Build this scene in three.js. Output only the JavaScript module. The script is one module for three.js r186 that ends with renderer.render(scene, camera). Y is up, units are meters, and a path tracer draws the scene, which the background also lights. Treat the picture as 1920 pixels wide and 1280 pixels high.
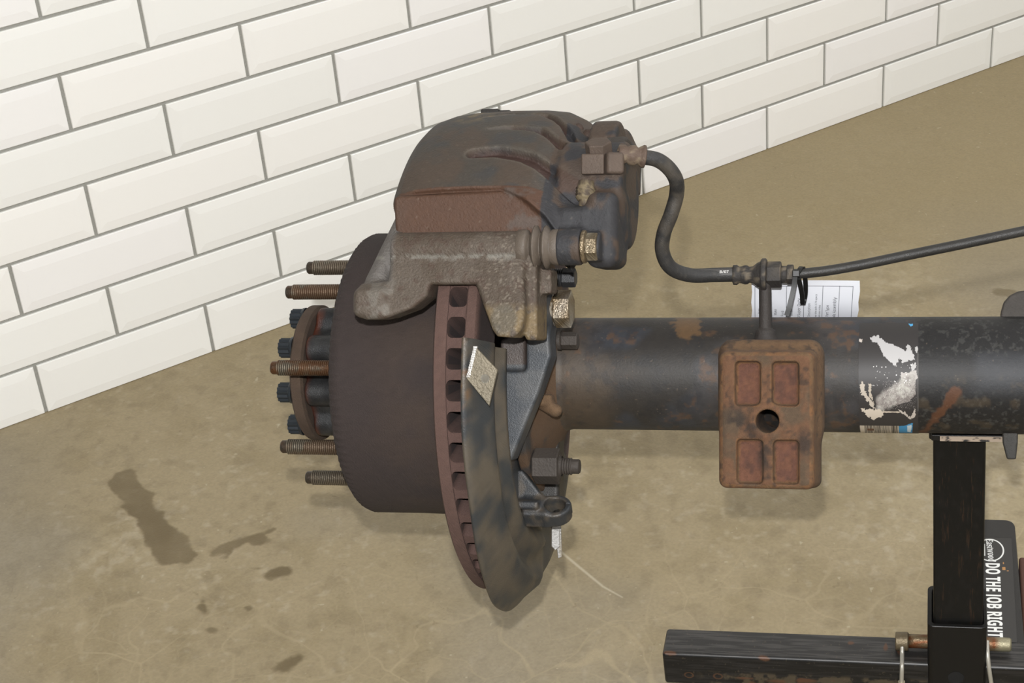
import * as THREE from 'three';
import { RectAreaLightUniformsLib } from 'three/addons/lights/RectAreaLightUniformsLib.js';
import { RoundedBoxGeometry } from 'three/addons/geometries/RoundedBoxGeometry.js';
import { mergeGeometries } from 'three/addons/utils/BufferGeometryUtils.js';

// ---------------------------------------------------------------- camera, light, exposure
const scene = new THREE.Scene();
scene.background = new THREE.Color(0x000000);
const camera = new THREE.PerspectiveCamera(21.65, 1.5, 0.05, 30);
camera.position.set(0, 1.3287, 0);
camera.rotation.order = 'YXZ';
camera.rotation.set(THREE.MathUtils.degToRad(-31.658), 0, THREE.MathUtils.degToRad(-5.393));
scene.add(camera);

const renderer = new THREE.WebGLRenderer({ antialias: true });
renderer.toneMapping = THREE.LinearToneMapping;
renderer.toneMappingExposure = 1.0;
renderer.shadowMap.enabled = true;
RectAreaLightUniformsLib.init();

const FLASH = 9.2, PANEL = 5.2;
const PANEL_COL = new THREE.Color().setRGB(0.99, 1.0, 1.03);
// the flash of the camera that took the picture, just above its lens
const flash = new THREE.SpotLight(0xffffff, FLASH, 0, 0.62, 0.35, 2);
flash.position.set(-0.008, 1.412, -0.03);
flash.target.position.set(0.0, 0.0, -2.155);
flash.castShadow = true; flash.shadow.radius = 0.55; flash.shadow.mapSize.set(2048, 2048);
scene.add(flash, flash.target);

// ---------------------------------------------------------------- random numbers and noise
function rng(seed) { let s = seed >>> 0; return () => { s = (s + 0x6D2B79F5) | 0; let t = Math.imul(s ^ (s >>> 15), 1 | s); t = (t + Math.imul(t ^ (t >>> 7), 61 | t)) ^ t; return ((t ^ (t >>> 14)) >>> 0) / 4294967296; }; }
function h3(x, y, z) { let h = Math.imul(x, 374761393) ^ Math.imul(y, 668265263) ^ Math.imul(z, 2147483647 ^ 1274126177); h = Math.imul(h ^ (h >>> 13), 1274126177); h ^= h >>> 16; return (h >>> 0) / 4294967296; }
function vn(x, y, z = 0) {
  const xi = Math.floor(x), yi = Math.floor(y), zi = Math.floor(z); let u = x - xi, v = y - yi, w = z - zi;
  u = u * u * (3 - 2 * u); v = v * v * (3 - 2 * v); w = w * w * (3 - 2 * w);
  const L = (a, b, t) => a + (b - a) * t;
  return L(L(L(h3(xi, yi, zi), h3(xi + 1, yi, zi), u), L(h3(xi, yi + 1, zi), h3(xi + 1, yi + 1, zi), u), v),
    L(L(h3(xi, yi, zi + 1), h3(xi + 1, yi, zi + 1), u), L(h3(xi, yi + 1, zi + 1), h3(xi + 1, yi + 1, zi + 1), u), v), w);
}
function fbm(x, y, z = 0, o = 4) { let a = 0, s = 0.5, n = 0; for (let i = 0; i < o; i++) { a += s * vn(x, y, z); n += s; s *= 0.5; x = x * 2.03 + 17.1; y = y * 2.03 + 5.3; z = z * 2.03 + 9.7; } return a / n; }
const clamp = (v, a = 0, b = 1) => Math.min(b, Math.max(a, v));
const sst = (a, b, v) => { const t = clamp((v - a) / (b - a)); return t * t * (3 - 2 * t); };
const mix = (a, b, t) => a + (b - a) * t;
const lin = v => { v /= 255; return v <= 0.04045 ? v / 12.92 : Math.pow((v + 0.055) / 1.055, 2.4); };
const C = (r, g, b) => [lin(r), lin(g), lin(b)];
const cmix = (a, b, t) => [mix(a[0], b[0], t), mix(a[1], b[1], t), mix(a[2], b[2], t)];
const toS = v => Math.round(255 * clamp(v <= 0.0031308 ? v * 12.92 : 1.055 * Math.pow(v, 1 / 2.4) - 0.055));

// ---------------------------------------------------------------- naming and parenting
const used = {};
function numbered(n) { const k = used[n] = (used[n] ?? -1) + 1; return k ? n + '_' + String(k).padStart(3, '0') : n; }
function shade(o) { o.castShadow = true; o.receiveShadow = true; return o; }
function thing(name, label, category, group) {
  const g = new THREE.Group(); g.name = numbered(name); g.userData = { label, category };
  if (group) g.userData.group = group;
  scene.add(g); return g;
}
function part(name, geo, mat, parent, label) {
  const m = shade(new THREE.Mesh(geo, mat)); m.name = name; if (label) m.userData.label = label; parent.add(m); return m;
}
function struct(name, geo, mat) { const m = shade(new THREE.Mesh(geo, mat)); m.name = name; m.userData.kind = 'structure'; scene.add(m); return m; }
const mm = g => { g.scale(0.001, 0.001, 0.001); return g; };          // everything on the axle is drawn in millimetres

// ---------------------------------------------------------------- fine relief textures
function heightTex(n, fn) {
  const d = new Uint8Array(n * n * 4);
  for (let j = 0; j < n; j++) for (let i = 0; i < n; i++) { const v = Math.round(255 * clamp(fn(i, j, n))); const k = (j * n + i) * 4; d[k] = d[k + 1] = d[k + 2] = v; d[k + 3] = 255; }
  const t = new THREE.DataTexture(d, n, n, THREE.RGBAFormat); t.wrapS = t.wrapT = THREE.RepeatWrapping; t.magFilter = THREE.LinearFilter; t.minFilter = THREE.LinearMipmapLinearFilter; t.generateMipmaps = true; t.needsUpdate = true; return t;
}
function pnoise(i, j, n, f) { // periodic value noise
  const x = i / n * f, y = j / n * f, xi = Math.floor(x), yi = Math.floor(y); let u = x - xi, v = y - yi; u = u * u * (3 - 2 * u); v = v * v * (3 - 2 * v);
  const H = (a, b) => h3(((a % f) + f) % f, ((b % f) + f) % f, f);
  return mix(mix(H(xi, yi), H(xi + 1, yi), u), mix(H(xi, yi + 1), H(xi + 1, yi + 1), u), v);
}
const grainTex = heightTex(512, (i, j, n) => 0.45 * pnoise(i, j, n, 128) + 0.3 * pnoise(i, j, n, 61) + 0.25 * pnoise(i, j, n, 256));
const castTex = heightTex(512, (i, j, n) => 0.5 * pnoise(i, j, n, 40) + 0.3 * pnoise(i, j, n, 90) + 0.2 * pnoise(i, j, n, 200));
// uv of the metal parts runs in units of 60 mm
const std = o => new THREE.MeshStandardMaterial(o);
const castMat = std({ vertexColors: true, roughness: 0.7, metalness: 0.15, bumpMap: castTex, bumpScale: 0.00042 });
const roughCastMat = std({ vertexColors: true, roughness: 0.68, metalness: 0.25, bumpMap: castTex, bumpScale: 0.0007 });
const rustMat = std({ vertexColors: true, roughness: 0.9, metalness: 0.05, bumpMap: grainTex, bumpScale: 0.0005 });
const paintMat = std({ vertexColors: true, roughness: 0.5, metalness: 0.1, bumpMap: grainTex, bumpScale: 0.00025 });
const steelMat = std({ vertexColors: true, roughness: 0.42, metalness: 0.6, bumpMap: grainTex, bumpScale: 0.0003 });
const shinyMat = std({ color: 0xb9b4a8, roughness: 0.3, metalness: 0.75, bumpMap: castTex, bumpScale: 0.0008 });
const rubberMat = std({ vertexColors: true, roughness: 0.6, metalness: 0.0, bumpMap: grainTex, bumpScale: 0.0003 });

const TONE = 0.56; // the base colours below were read from the photograph; this takes its exposure out of them
// colour the vertices of a geometry (in mm) by a function of place, and give it oblique uv
function paint(g, fn) {
  const p = g.attributes.position, n = g.attributes.normal, c = new Float32Array(p.count * 3), uv = new Float32Array(p.count * 2);
  for (let i = 0; i < p.count; i++) {
    const x = p.getX(i), y = p.getY(i), z = p.getZ(i), q = fn(x, y, z, n.getX(i), n.getY(i), n.getZ(i));
    c[i * 3] = q[0] * TONE; c[i * 3 + 1] = q[1] * TONE; c[i * 3 + 2] = q[2] * TONE;
    uv[i * 2] = (x + 0.45 * z) / 60; uv[i * 2 + 1] = (y - 0.6 * z + 0.2 * x) / 60;
  }
  g.setAttribute('color', new THREE.BufferAttribute(c, 3)); g.setAttribute('uv', new THREE.BufferAttribute(uv, 2)); return g;
}
const plain = (c, v = 0.25, s = 12) => (x, y, z) => { const k = 1 - v + 2 * v * fbm(x / s, y / s, z / s, 3); return [c[0] * k, c[1] * k, c[2] * k]; };

// ---------------------------------------------------------------- signed distance shapes meshed by surface nets
const smin = (a, b, k) => { const h = Math.max(k - Math.abs(a - b), 0) / k; return Math.min(a, b) - h * h * k * 0.25; };
const smax = (a, b, k) => -smin(-a, -b, k);
function sdBox(x, y, z, cx, cy, cz, hx, hy, hz, r) {
  const a = Math.abs(x - cx) - hx + r, b = Math.abs(y - cy) - hy + r, c = Math.abs(z - cz) - hz + r;
  return Math.hypot(Math.max(a, 0), Math.max(b, 0), Math.max(c, 0)) + Math.min(Math.max(a, b, c), 0) - r;
}
function sdCylX(x, y, z, x0, x1, cy, cz, R, r) {
  const a = Math.hypot(y - cy, z - cz) - R + r, b = Math.abs(x - (x0 + x1) / 2) - (x1 - x0) / 2 + r;
  return Math.min(Math.max(a, b), 0) + Math.hypot(Math.max(a, 0), Math.max(b, 0)) - r;
}
function sdCap(x, y, z, a, b, r0, r1) {
  const bx = b[0] - a[0], by = b[1] - a[1], bz = b[2] - a[2], px = x - a[0], py = y - a[1], pz = z - a[2];
  const t = clamp((px * bx + py * by + pz * bz) / (bx * bx + by * by + bz * bz));
  return Math.hypot(px - bx * t, py - by * t, pz - bz * t) - mix(r0, r1, t);
}
function sdPoly(x, y, P) {
  let d = 1e9, s = 1;
  for (let i = 0, j = P.length - 1; i < P.length; j = i++) {
    const ex = P[j][0] - P[i][0], ey = P[j][1] - P[i][1], wx = x - P[i][0], wy = y - P[i][1];
    const t = clamp((wx * ex + wy * ey) / (ex * ex + ey * ey)), bx = wx - ex * t, by = wy - ey * t;
    d = Math.min(d, bx * bx + by * by);
    const c1 = y >= P[i][1], c2 = y < P[j][1], c3 = ex * wy > ey * wx;
    if ((c1 && c2 && c3) || (!c1 && !c2 && !c3)) s = -s;
  }
  return s * Math.sqrt(d);
}
function extr(d2, d1, r) { const a = d2 + r, b = d1 + r; return Math.min(Math.max(a, b), 0) + Math.hypot(Math.max(a, 0), Math.max(b, 0)) - r; }
function polyline(x, y, P) { let d = 1e9; for (let i = 0; i + 1 < P.length; i++) { const ex = P[i + 1][0] - P[i][0], ey = P[i + 1][1] - P[i][1], wx = x - P[i][0], wy = y - P[i][1]; const t = clamp((wx * ex + wy * ey) / (ex * ex + ey * ey)); const w = mix(P[i][2], P[i + 1][2], t); d = Math.min(d, Math.hypot(wx - ex * t, wy - ey * t) - w); } return d; }
function sdfMesh(f, lo, hi, h) {
  const nx = Math.ceil((hi[0] - lo[0]) / h) + 1, ny = Math.ceil((hi[1] - lo[1]) / h) + 1, nz = Math.ceil((hi[2] - lo[2]) / h) + 1;
  const F = new Float32Array(nx * ny * nz).fill(9), B = 6, id = (i, j, k) => (k * ny + j) * nx + i;
  for (let k = 0; k < nz; k += B) for (let j = 0; j < ny; j += B) for (let i = 0; i < nx; i += B) {
    const ie = Math.min(i + B, nx), je = Math.min(j + B, ny), ke = Math.min(k + B, nz);
    const c = f(lo[0] + (i + B / 2 - 0.5) * h, lo[1] + (j + B / 2 - 0.5) * h, lo[2] + (k + B / 2 - 0.5) * h), near = Math.abs(c) < B * h * 0.87 * 1.5 + 2;
    for (let kk = k; kk < ke; kk++) for (let jj = j; jj < je; jj++) for (let ii = i; ii < ie; ii++) F[id(ii, jj, kk)] = near ? f(lo[0] + ii * h, lo[1] + jj * h, lo[2] + kk * h) : c;
  }
  const V = new Int32Array(nx * ny * nz).fill(-1), pos = [], idx = [];
  for (let k = 0; k + 1 < nz; k++) for (let j = 0; j + 1 < ny; j++) for (let i = 0; i + 1 < nx; i++) {
    let m = 0; const v = [];
    for (let c = 0; c < 8; c++) { const q = F[id(i + (c & 1), j + ((c >> 1) & 1), k + (c >> 2))]; v.push(q); if (q < 0) m |= 1 << c; }
    if (m === 0 || m === 255) continue;
    let sx = 0, sy = 0, sz = 0, n = 0;
    for (let a = 0; a < 8; a++) for (const bit of [1, 2, 4]) { const b = a | bit; if (b === a) continue; if ((v[a] < 0) === (v[b] < 0)) continue; const t = v[a] / (v[a] - v[b]); sx += (a & 1) + (bit === 1 ? t : 0); sy += ((a >> 1) & 1) + (bit === 2 ? t : 0); sz += (a >> 2) + (bit === 4 ? t : 0); n++; }
    V[id(i, j, k)] = pos.length / 3; pos.push(lo[0] + (i + sx / n) * h, lo[1] + (j + sy / n) * h, lo[2] + (k + sz / n) * h);
  }
  const quad = (a, b, c, d, flip) => { if (a < 0 || b < 0 || c < 0 || d < 0) return; if (flip) idx.push(a, c, b, a, d, c); else idx.push(a, b, c, a, c, d); };
  for (let k = 1; k + 1 < nz; k++) for (let j = 1; j + 1 < ny; j++) for (let i = 1; i + 1 < nx; i++) {
    const s = F[id(i, j, k)] < 0;
    if (s !== (F[id(i + 1, j, k)] < 0)) quad(V[id(i, j - 1, k - 1)], V[id(i, j, k - 1)], V[id(i, j, k)], V[id(i, j - 1, k)], !s);
    if (s !== (F[id(i, j + 1, k)] < 0)) quad(V[id(i - 1, j, k - 1)], V[id(i - 1, j, k)], V[id(i, j, k)], V[id(i, j, k - 1)], !s);
    if (s !== (F[id(i, j, k + 1)] < 0)) quad(V[id(i - 1, j - 1, k)], V[id(i, j - 1, k)], V[id(i, j, k)], V[id(i - 1, j, k)], !s);
  }
  const nor = new Float32Array(pos.length), e = h * 0.4;
  for (let i = 0; i < pos.length; i += 3) {
    const x = pos[i], y = pos[i + 1], z = pos[i + 2];
    let a = f(x + e, y, z) - f(x - e, y, z), b = f(x, y + e, z) - f(x, y - e, z), c = f(x, y, z + e) - f(x, y, z - e); const l = Math.hypot(a, b, c) || 1;
    nor[i] = a / l; nor[i + 1] = b / l; nor[i + 2] = c / l;
  }
  const g = new THREE.BufferGeometry(); g.setAttribute('position', new THREE.BufferAttribute(new Float32Array(pos), 3)); g.setAttribute('normal', new THREE.BufferAttribute(nor, 3)); g.setIndex(idx); return g;
}

// ---------------------------------------------------------------- small shape helpers (millimetres)
// a body of revolution about the x axis: [x, radius] pairs
function latheX(P, seg = 96) { const g = new THREE.LatheGeometry(P.map(q => new THREE.Vector2(Math.max(q[1], 0.001), q[0])), seg); g.rotateZ(-Math.PI / 2); return g; }
// the same with hard edges: each run between null entries shades on its own
function latheXHard(P, seg = 96) { const gs = []; for (let i = 0; i + 1 < P.length; i++) gs.push(latheX([P[i], P[i + 1]], seg)); return mergeGeometries(gs); }
function hexX(x0, x1, r, n = 6, ch = 1.2) { // a nut or bolt head along x with chamfered ends
  const s = new THREE.Shape(); for (let i = 0; i < n; i++) { const a = i / n * Math.PI * 2 + Math.PI / n; s[i ? 'lineTo' : 'moveTo'](Math.cos(a) * (r - ch), Math.sin(a) * (r - ch)); } s.closePath();
  const g = new THREE.ExtrudeGeometry(s, { depth: x1 - x0 - 2 * ch, bevelEnabled: true, bevelThickness: ch, bevelSize: ch, bevelSegments: 2 }); g.translate(0, 0, x0 + ch); g.rotateY(Math.PI / 2); return g;
}
function starX(x0, x1, r, teeth = 12) {
  const s = new THREE.Shape(); for (let i = 0; i < teeth * 2; i++) { const a = i / teeth * Math.PI, q = i % 2 ? r * 0.84 : r; s[i ? 'lineTo' : 'moveTo'](Math.cos(a) * q, Math.sin(a) * q); } s.closePath();
  const g = new THREE.ExtrudeGeometry(s, { depth: x1 - x0 - 1, bevelEnabled: true, bevelThickness: 0.5, bevelSize: 0.5, bevelSegments: 1 }); g.translate(0, 0, x0 + 0.5); g.rotateY(Math.PI / 2); return g;
}
function threadX(x0, x1, r, pitch = 1.9, chamfer = 6, dir = -1) { // threaded stud, chamfered point at x0 when dir is -1
  const P = []; const tip = dir < 0 ? x0 : x1, end = dir < 0 ? x1 : x0;
  P.push([tip, 0], [tip, r - 2], [tip - dir * 1.2, r - 1.1], [tip - dir * chamfer, r - 1.1]);
  const n = Math.floor((Math.abs(end - tip) - chamfer) / pitch);
  for (let i = 0; i < n; i++) { const x = tip - dir * (chamfer + i * pitch); P.push([x, r - 0.9], [x - dir * pitch * 0.3, r], [x - dir * pitch * 0.6, r], [x - dir * pitch * 0.9, r - 0.9]); }
  P.push([end, r - 0.5]); if (dir > 0) P.reverse(); return latheX(P, 28);
}
const V3 = (a) => new THREE.Vector3(...a);
function tube(P, r, n = 80, seg = 14) { return new THREE.TubeGeometry(new THREE.CatmullRomCurve3(P.map(V3), false, 'centripetal'), n, r, seg, false); }
function moved(g, x, y, z) { g.translate(x, y, z); return g; }
const noIndex = gs => mergeGeometries(gs.map(g => { const k = g.index ? g.toNonIndexed() : g; for (const a of Object.keys(k.attributes)) if (!['position', 'normal', 'uv'].includes(a)) k.deleteAttribute(a); return k; }));

// ================================================================ THE SETTING
const WQ = new THREE.Quaternion().setFromAxisAngle(new THREE.Vector3(0, 1, 0), THREE.MathUtils.degToRad(28.645));
const ROW = 0.078, PITCH = 0.25197;   // course height, tile length with joint
// the tiled wall's own frame: x along the wall, y up, z out into the room; its origin lies under the first joint on the left
const wx = new THREE.Vector3(1, 0, 0).applyQuaternion(WQ), wz = new THREE.Vector3(0, 0, 1).applyQuaternion(WQ);
const W0 = new THREE.Vector3().addScaledVector(wx, 5.4886 * ROW).addScaledVector(wz, -27.4784 * ROW);
const onWall = (o, x = 0, y = 0, z = 0) => { o.quaternion.copy(WQ); o.position.copy(W0).addScaledVector(wx, x).addScaledVector(wz, z); o.position.y = y; return o; };
const XL = -3.2, XR = 4.6, DEPTH = 5.2, CEIL = 3.1;

const groutMat = std({ color: new THREE.Color().setRGB(...C(158, 157, 150)), roughness: 0.95, bumpMap: grainTex, bumpScale: 0.0008 });
const tileMats = [[243, 242, 237], [245, 243, 238], [241, 240, 235], [244, 242, 239]].map(c => new THREE.MeshPhysicalMaterial({ color: new THREE.Color().setRGB(...C(...c)), roughness: 0.32, clearcoat: 0.25, clearcoatRoughness: 0.3 }));
function wallBox(w, h, d) { const g = new THREE.BoxGeometry(w, h, d); const uv = g.attributes.uv; for (let i = 0; i < uv.count; i++) uv.setXY(i, uv.getX(i) * w * 12, uv.getY(i) * h * 12); return g; }
const back = onWall(struct('wall_back', wallBox(XR - XL, CEIL, 0.2), groutMat), (XL + XR) / 2, CEIL / 2, -0.1);
// a bevelled tile: a thin skirt, a sloped border and a flat face
function tileGeo(x0, x1, y0, y1, v) {
  const b = 0.0135, zs = 0.0035, zf = 0.0047, e = 0.0008;
  const ring = (o, z) => [[x0 + o, y0 + o, z], [x1 - o, y0 + o, z], [x1 - o, y1 - o, z], [x0 + o, y1 - o, z]];
  const R = [ring(0, 0), ring(0, zs - e), ring(e, zs), ring(b, zf)], pos = [];
  for (let k = 0; k < 3; k++) for (let i = 0; i < 4; i++) { const j = (i + 1) % 4, a = R[k][i], q = R[k][j], c = R[k + 1][j], d = R[k + 1][i]; pos.push(...a, ...q, ...c, ...a, ...c, ...d); }
  const t = R[3]; pos.push(...t[0], ...t[1], ...t[2], ...t[0], ...t[2], ...t[3]);
  const g = new THREE.BufferGeometry(); g.setAttribute('position', new THREE.BufferAttribute(new Float32Array(pos), 3)); g.computeVertexNormals(); return g;
}
{
  const off = [0, -0.0388, 0.0107, -0.0203, -0.0121, -0.0302, -0.0556, -0.0763], G = 0.0025, r = rng(7), rest = [];
  const rows = Math.floor((CEIL - 0.01) / ROW);
  for (let j = 0; j < rows; j++) {
    const o = off[j] ?? (r() - 0.5) * 0.08;
    for (let k = -30; k < 40; k++) {
      const i0 = (j % 2 ? 1 : 0) + 2 * k + o; let x0 = i0 * PITCH / 2 + G, x1 = (i0 + 2) * PITCH / 2 - G;
      if (x1 < XL || x0 > XR) continue; x0 = Math.max(x0, XL); x1 = Math.min(x1, XR);
      const seen = j < 12 && x1 > -0.75 && x0 < 2.5;
      const g = tileGeo(x0, x1, j * ROW + (j ? G : 0.0005), (j + 1) * ROW - G);
      // tiles sit a hair out of true
      const a = (r() - 0.5) * 0.006, b = (r() - 0.5) * 0.006, cx = (x0 + x1) / 2, cy = (j + 0.5) * ROW;
      g.translate(-cx, -cy, 0); g.rotateX(a * 0.6); g.rotateY(b * 0.4); g.translate(cx - (XL + XR) / 2, cy - CEIL / 2, 0.1);
      if (seen) part('tile', g, tileMats[Math.floor(r() * 4)], back); else rest.push(g);
    }
  }
  const f = part('tile_field', mergeGeometries(rest), tileMats[0], back); f.userData.kind = 'stuff';
}
const plaster = std({ color: new THREE.Color().setRGB(0.78, 0.78, 0.77), roughness: 0.95, bumpMap: grainTex, bumpScale: 0.0006 });
onWall(struct('wall_left', wallBox(0.2, CEIL, DEPTH), plaster), XL - 0.1, CEIL / 2, DEPTH / 2);
onWall(struct('wall_right', wallBox(0.2, CEIL, DEPTH), plaster), XR + 0.1, CEIL / 2, DEPTH / 2);
onWall(struct('wall_front', wallBox(XR - XL + 0.4, CEIL, 0.2), plaster), (XL + XR) / 2, CEIL / 2, DEPTH + 0.1);
onWall(struct('ceiling', wallBox(XR - XL + 0.4, 0.2, DEPTH + 0.4), plaster), (XL + XR) / 2, CEIL + 0.1, DEPTH / 2);

// ---- the concrete floor: colour map over 2.4 m, world x from -0.95, world z from -1.1 back
const FS = 2.4, FX = -0.95, FZ = -1.02, FN = 2048;
{
  const d = new Uint8Array(FN * FN * 4), hb = new Uint8Array(1024 * 1024 * 4);
  const base = C(146, 132, 103), light = C(158, 145, 116), dark = C(132, 118, 88), stain = C(98, 84, 57), pale = C(168, 156, 132), olive = C(140, 125, 92), cool = C(131, 122, 104), grit = C(116, 103, 78);
  const cell = (x, y) => { const xi = Math.floor(x), yi = Math.floor(y); let a = 9, b = 9; for (let j = -1; j < 2; j++) for (let i = -1; i < 2; i++) { const d = Math.hypot(xi + i + h3(xi + i, yi + j, 5) - x, yi + j + h3(xi + i, yi + j, 8) - y); if (d < a) { b = a; a = d; } else if (d < b) b = d; } return b - a; };
  // dark oil marks: polylines of [x, z, half width]
  const marks = [
    [[[-0.383, -1.733, 0.006], [-0.37, -1.739, 0.01], [-0.355, -1.749, 0.008]], 1],
    [[[-0.355, -1.749, 0.006], [-0.331, -1.752, 0.013]], 1],
    [[[-0.326, -1.759, 0.004], [-0.315, -1.769, 0.002]], 1],
    [[[-0.366, -1.73, 0.004], [-0.369, -1.722, 0.003]], 1],
    [[[-0.312, -1.679, 0.01], [-0.299, -1.683, 0.011]], 1.15],
    [[[-0.332, -1.694, 0.003], [-0.327, -1.693, 0.003]], 0.7],
    [[[-0.401, -1.66, 0.003], [-0.398, -1.656, 0.004]], 1],
    [[[-0.391, -1.631, 0.004], [-0.384, -1.622, 0.005]], 1],
    [[[-0.391, -1.643, 0.001], [-0.39, -1.642, 0.001]], 0.8],
    [[[-0.374, -1.632, 0.001], [-0.371, -1.632, 0.002]], 0.7],
    [[[-0.375, -1.59, 0.004], [-0.373, -1.587, 0.004]], 1],
    [[[-0.338, -1.623, 0.002], [-0.334, -1.621, 0.003]], 0.9],
    [[[-0.295, -1.512, 0.005], [-0.285, -1.514, 0.01], [-0.273, -1.525, 0.009]], 1.05],
    [[[0.70, -2.163, 0.012], [0.712, -2.158, 0.010]], 0.8], [[[0.722, -2.32, 0.006], [0.725, -2.318, 0.006]], 0.7]];
  const streak = [[-0.531, -1.9], [-0.528, -1.919], [-0.513, -1.922], [-0.5, -1.883], [-0.482, -1.863], [-0.476, -1.837], [-0.46, -1.809], [-0.44, -1.777], [-0.427, -1.766], [-0.411, -1.732], [-0.421, -1.723], [-0.443, -1.724], [-0.452, -1.738], [-0.474, -1.79], [-0.497, -1.837]];
  const scr = [[[0.034, -1.672, 0.0014], [0.052, -1.642, 0.0016], [0.078, -1.600, 0.0014], [0.098, -1.578, 0.0008]]];
  for (let j = 0; j < FN; j++) for (let i = 0; i < FN; i++) {
    const x = FX + (i + 0.5) / FN * FS, z = FZ - (j + 0.5) / FN * FS;
    const a = fbm(x * 4, z * 4, 1, 4), b = fbm(x * 22, z * 22, 5, 4), c = fbm(x * 90, z * 90, 9, 3), f = vn(x * 420, z * 420, 3);
    let q = cmix(base, light, sst(0.42, 0.7, a) * 0.7); q = cmix(q, dark, sst(0.42, 0.75, b) * 0.55); q = cmix(q, pale, sst(0.52, 0.72, c * 0.6 + a * 0.4) * 0.55); q = cmix(q, grit, sst(0.5, 0.8, fbm(x * 62, z * 62, 33, 4)) * 0.4);
    q = cmix(q, cool, sst(0.5, 0.7, fbm(x * 2.6 + 9, z * 2.6, 14, 3)) * 0.7); q = cmix(q, olive, sst(-2.05, -2.5, z) * 0.85);
    const k = 0.92 + 0.16 * f; q = [q[0] * k, q[1] * k, q[2] * k];
    // craze cracks: the seams between irregular cells
    const gate = (0.35 + 0.65 * sst(0.40, 0.58, fbm(x * 3.1, z * 3.1, 40, 3))) * sst(-1.75, -1.56, z) * sst(-0.62, -0.4, x); let crack = 0;
    if (gate > 0) { const wxx = x + (fbm(x * 14, z * 14, 50, 3) - 0.5) * 0.07, wzz = z + (fbm(x * 14, z * 14, 60, 3) - 0.5) * 0.07; crack = Math.max(sst(0.034, 0.008, cell(wxx * 9, wzz * 9)), 0.6 * sst(0.036, 0.010, cell(wxx * 17 + 40, wzz * 17))); }
    q = cmix(q, C(166, 151, 120), crack * gate * 0.95);
    if (vn(x * 130, z * 130, 91) > 0.975) q = cmix(q, C(184, 174, 150), 0.45);
    // pits
    if (vn(x * 160, z * 160, 77) > 0.965) q = cmix(q, stain, 0.3);
    let s = 0; for (const [P, w] of marks) { const dd = polyline(x, z, P) + (fbm(x * 90, z * 90, 8, 3) - 0.5) * 0.012; if (dd < 0.004) s = Math.max(s, sst(0.0025, -0.004, dd) * w); }
    { const dd = sdPoly(x, z, streak) - 0.0075 + (fbm(x * 70, z * 70, 8, 3) - 0.5) * 0.014; s = Math.max(s, sst(0.0025, -0.004, dd)); }
    q = cmix(q, stain, clamp(s * (0.6 + 0.45 * b)));
    let sc = 0; for (const P of scr) { const dd = polyline(x, z, P); sc = Math.max(sc, sst(0.001, -0.0008, dd)); } q = cmix(q, C(188, 178, 156), sc * 0.6);
    const o = (j * FN + i) * 4; d[o] = toS(q[0]); d[o + 1] = toS(q[1]); d[o + 2] = toS(q[2]); d[o + 3] = 255;
  }
  const t = new THREE.DataTexture(d, FN, FN, THREE.RGBAFormat); t.colorSpace = THREE.SRGBColorSpace; t.wrapS = t.wrapT = THREE.MirroredRepeatWrapping; t.magFilter = THREE.LinearFilter; t.minFilter = THREE.LinearMipmapLinearFilter; t.generateMipmaps = true; t.anisotropy = 8; t.needsUpdate = true;
  const bt = grainTex.clone(); bt.repeat.set(12, 12); bt.needsUpdate = true;
  const mat = std({ map: t, roughness: 0.62, bumpMap: bt, bumpScale: 0.0005 });
  const g = new THREE.BoxGeometry(XR - XL + 0.4, 0.12, DEPTH + 0.4); const fl = onWall(struct('floor', g, mat), (XL + XR) / 2, -0.06, DEPTH / 2);
  fl.updateMatrixWorld(true); const p = g.attributes.position, uv = g.attributes.uv, v = new THREE.Vector3();
  for (let i = 0; i < p.count; i++) { v.fromBufferAttribute(p, i).applyMatrix4(fl.matrixWorld); uv.setXY(i, (v.x - FX) / FS, (FZ - v.z) / FS); }
}
// ---- ceiling panels
{
  const white = std({ color: 0xe8e8e4, roughness: 0.5 }), glow = std({ color: 0xffffff, roughness: 0.9, emissive: PANEL_COL, emissiveIntensity: 2.2 });
  const spots = [[-1.6, 3.0], [2.0, 1.4], [3.3, 1.25], [-0.6, 3.9], [1.5, 3.9], [3.5, 3.9]];
  spots.forEach(([x, z], i) => {
    const t = thing('ceiling_light', ['white ceiling light panel nearest the tiled wall, left one', 'white ceiling light panel nearest the tiled wall, middle one', 'white ceiling light panel nearest the tiled wall, right one', 'white ceiling light panel away from the tiled wall, left one', 'white ceiling light panel away from the tiled wall, middle one', 'white ceiling light panel away from the tiled wall, right one'][i], 'ceiling light', 'ceiling light panels'); onWall(t, x, CEIL, z);
    part('diffuser', moved(new THREE.BoxGeometry(1.1, 0.01, 0.9), 0, -0.03, 0), glow, t);
    const fr = []; for (const [w, d, a, b] of [[1.18, 0.04, 0, 0.47], [1.18, 0.04, 0, -0.47], [0.04, 0.9, 0.57, 0], [0.04, 0.9, -0.57, 0]]) fr.push(moved(new THREE.BoxGeometry(w, 0.05, d), a, -0.025, b));
    part('frame', mergeGeometries(fr), white, t);
    const L = new THREE.RectAreaLight(PANEL_COL, PANEL, 1.1, 0.9); L.position.set(0, -0.04, 0); L.rotation.x = -Math.PI / 2; t.add(L);
  });
}

// ================================================================ THE AXLE
// axle frame: x along the axle to the right, y up in the tilted frame, z out of the tube towards the room; drawn in mm
const AXQ = new THREE.Quaternion(-0.27589, -0.1254, -0.01301, 0.95288).normalize(), AXP = new THREE.Vector3(0.06507, 0.44352, -1.36798);
const axle = thing('axle_assembly', 'rusty truck axle end with brake disc, caliper and thick dark tube on a black stand', 'axle');
axle.quaternion.copy(AXQ); axle.position.copy(AXP);
const D2 = Math.PI / 180;

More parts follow.
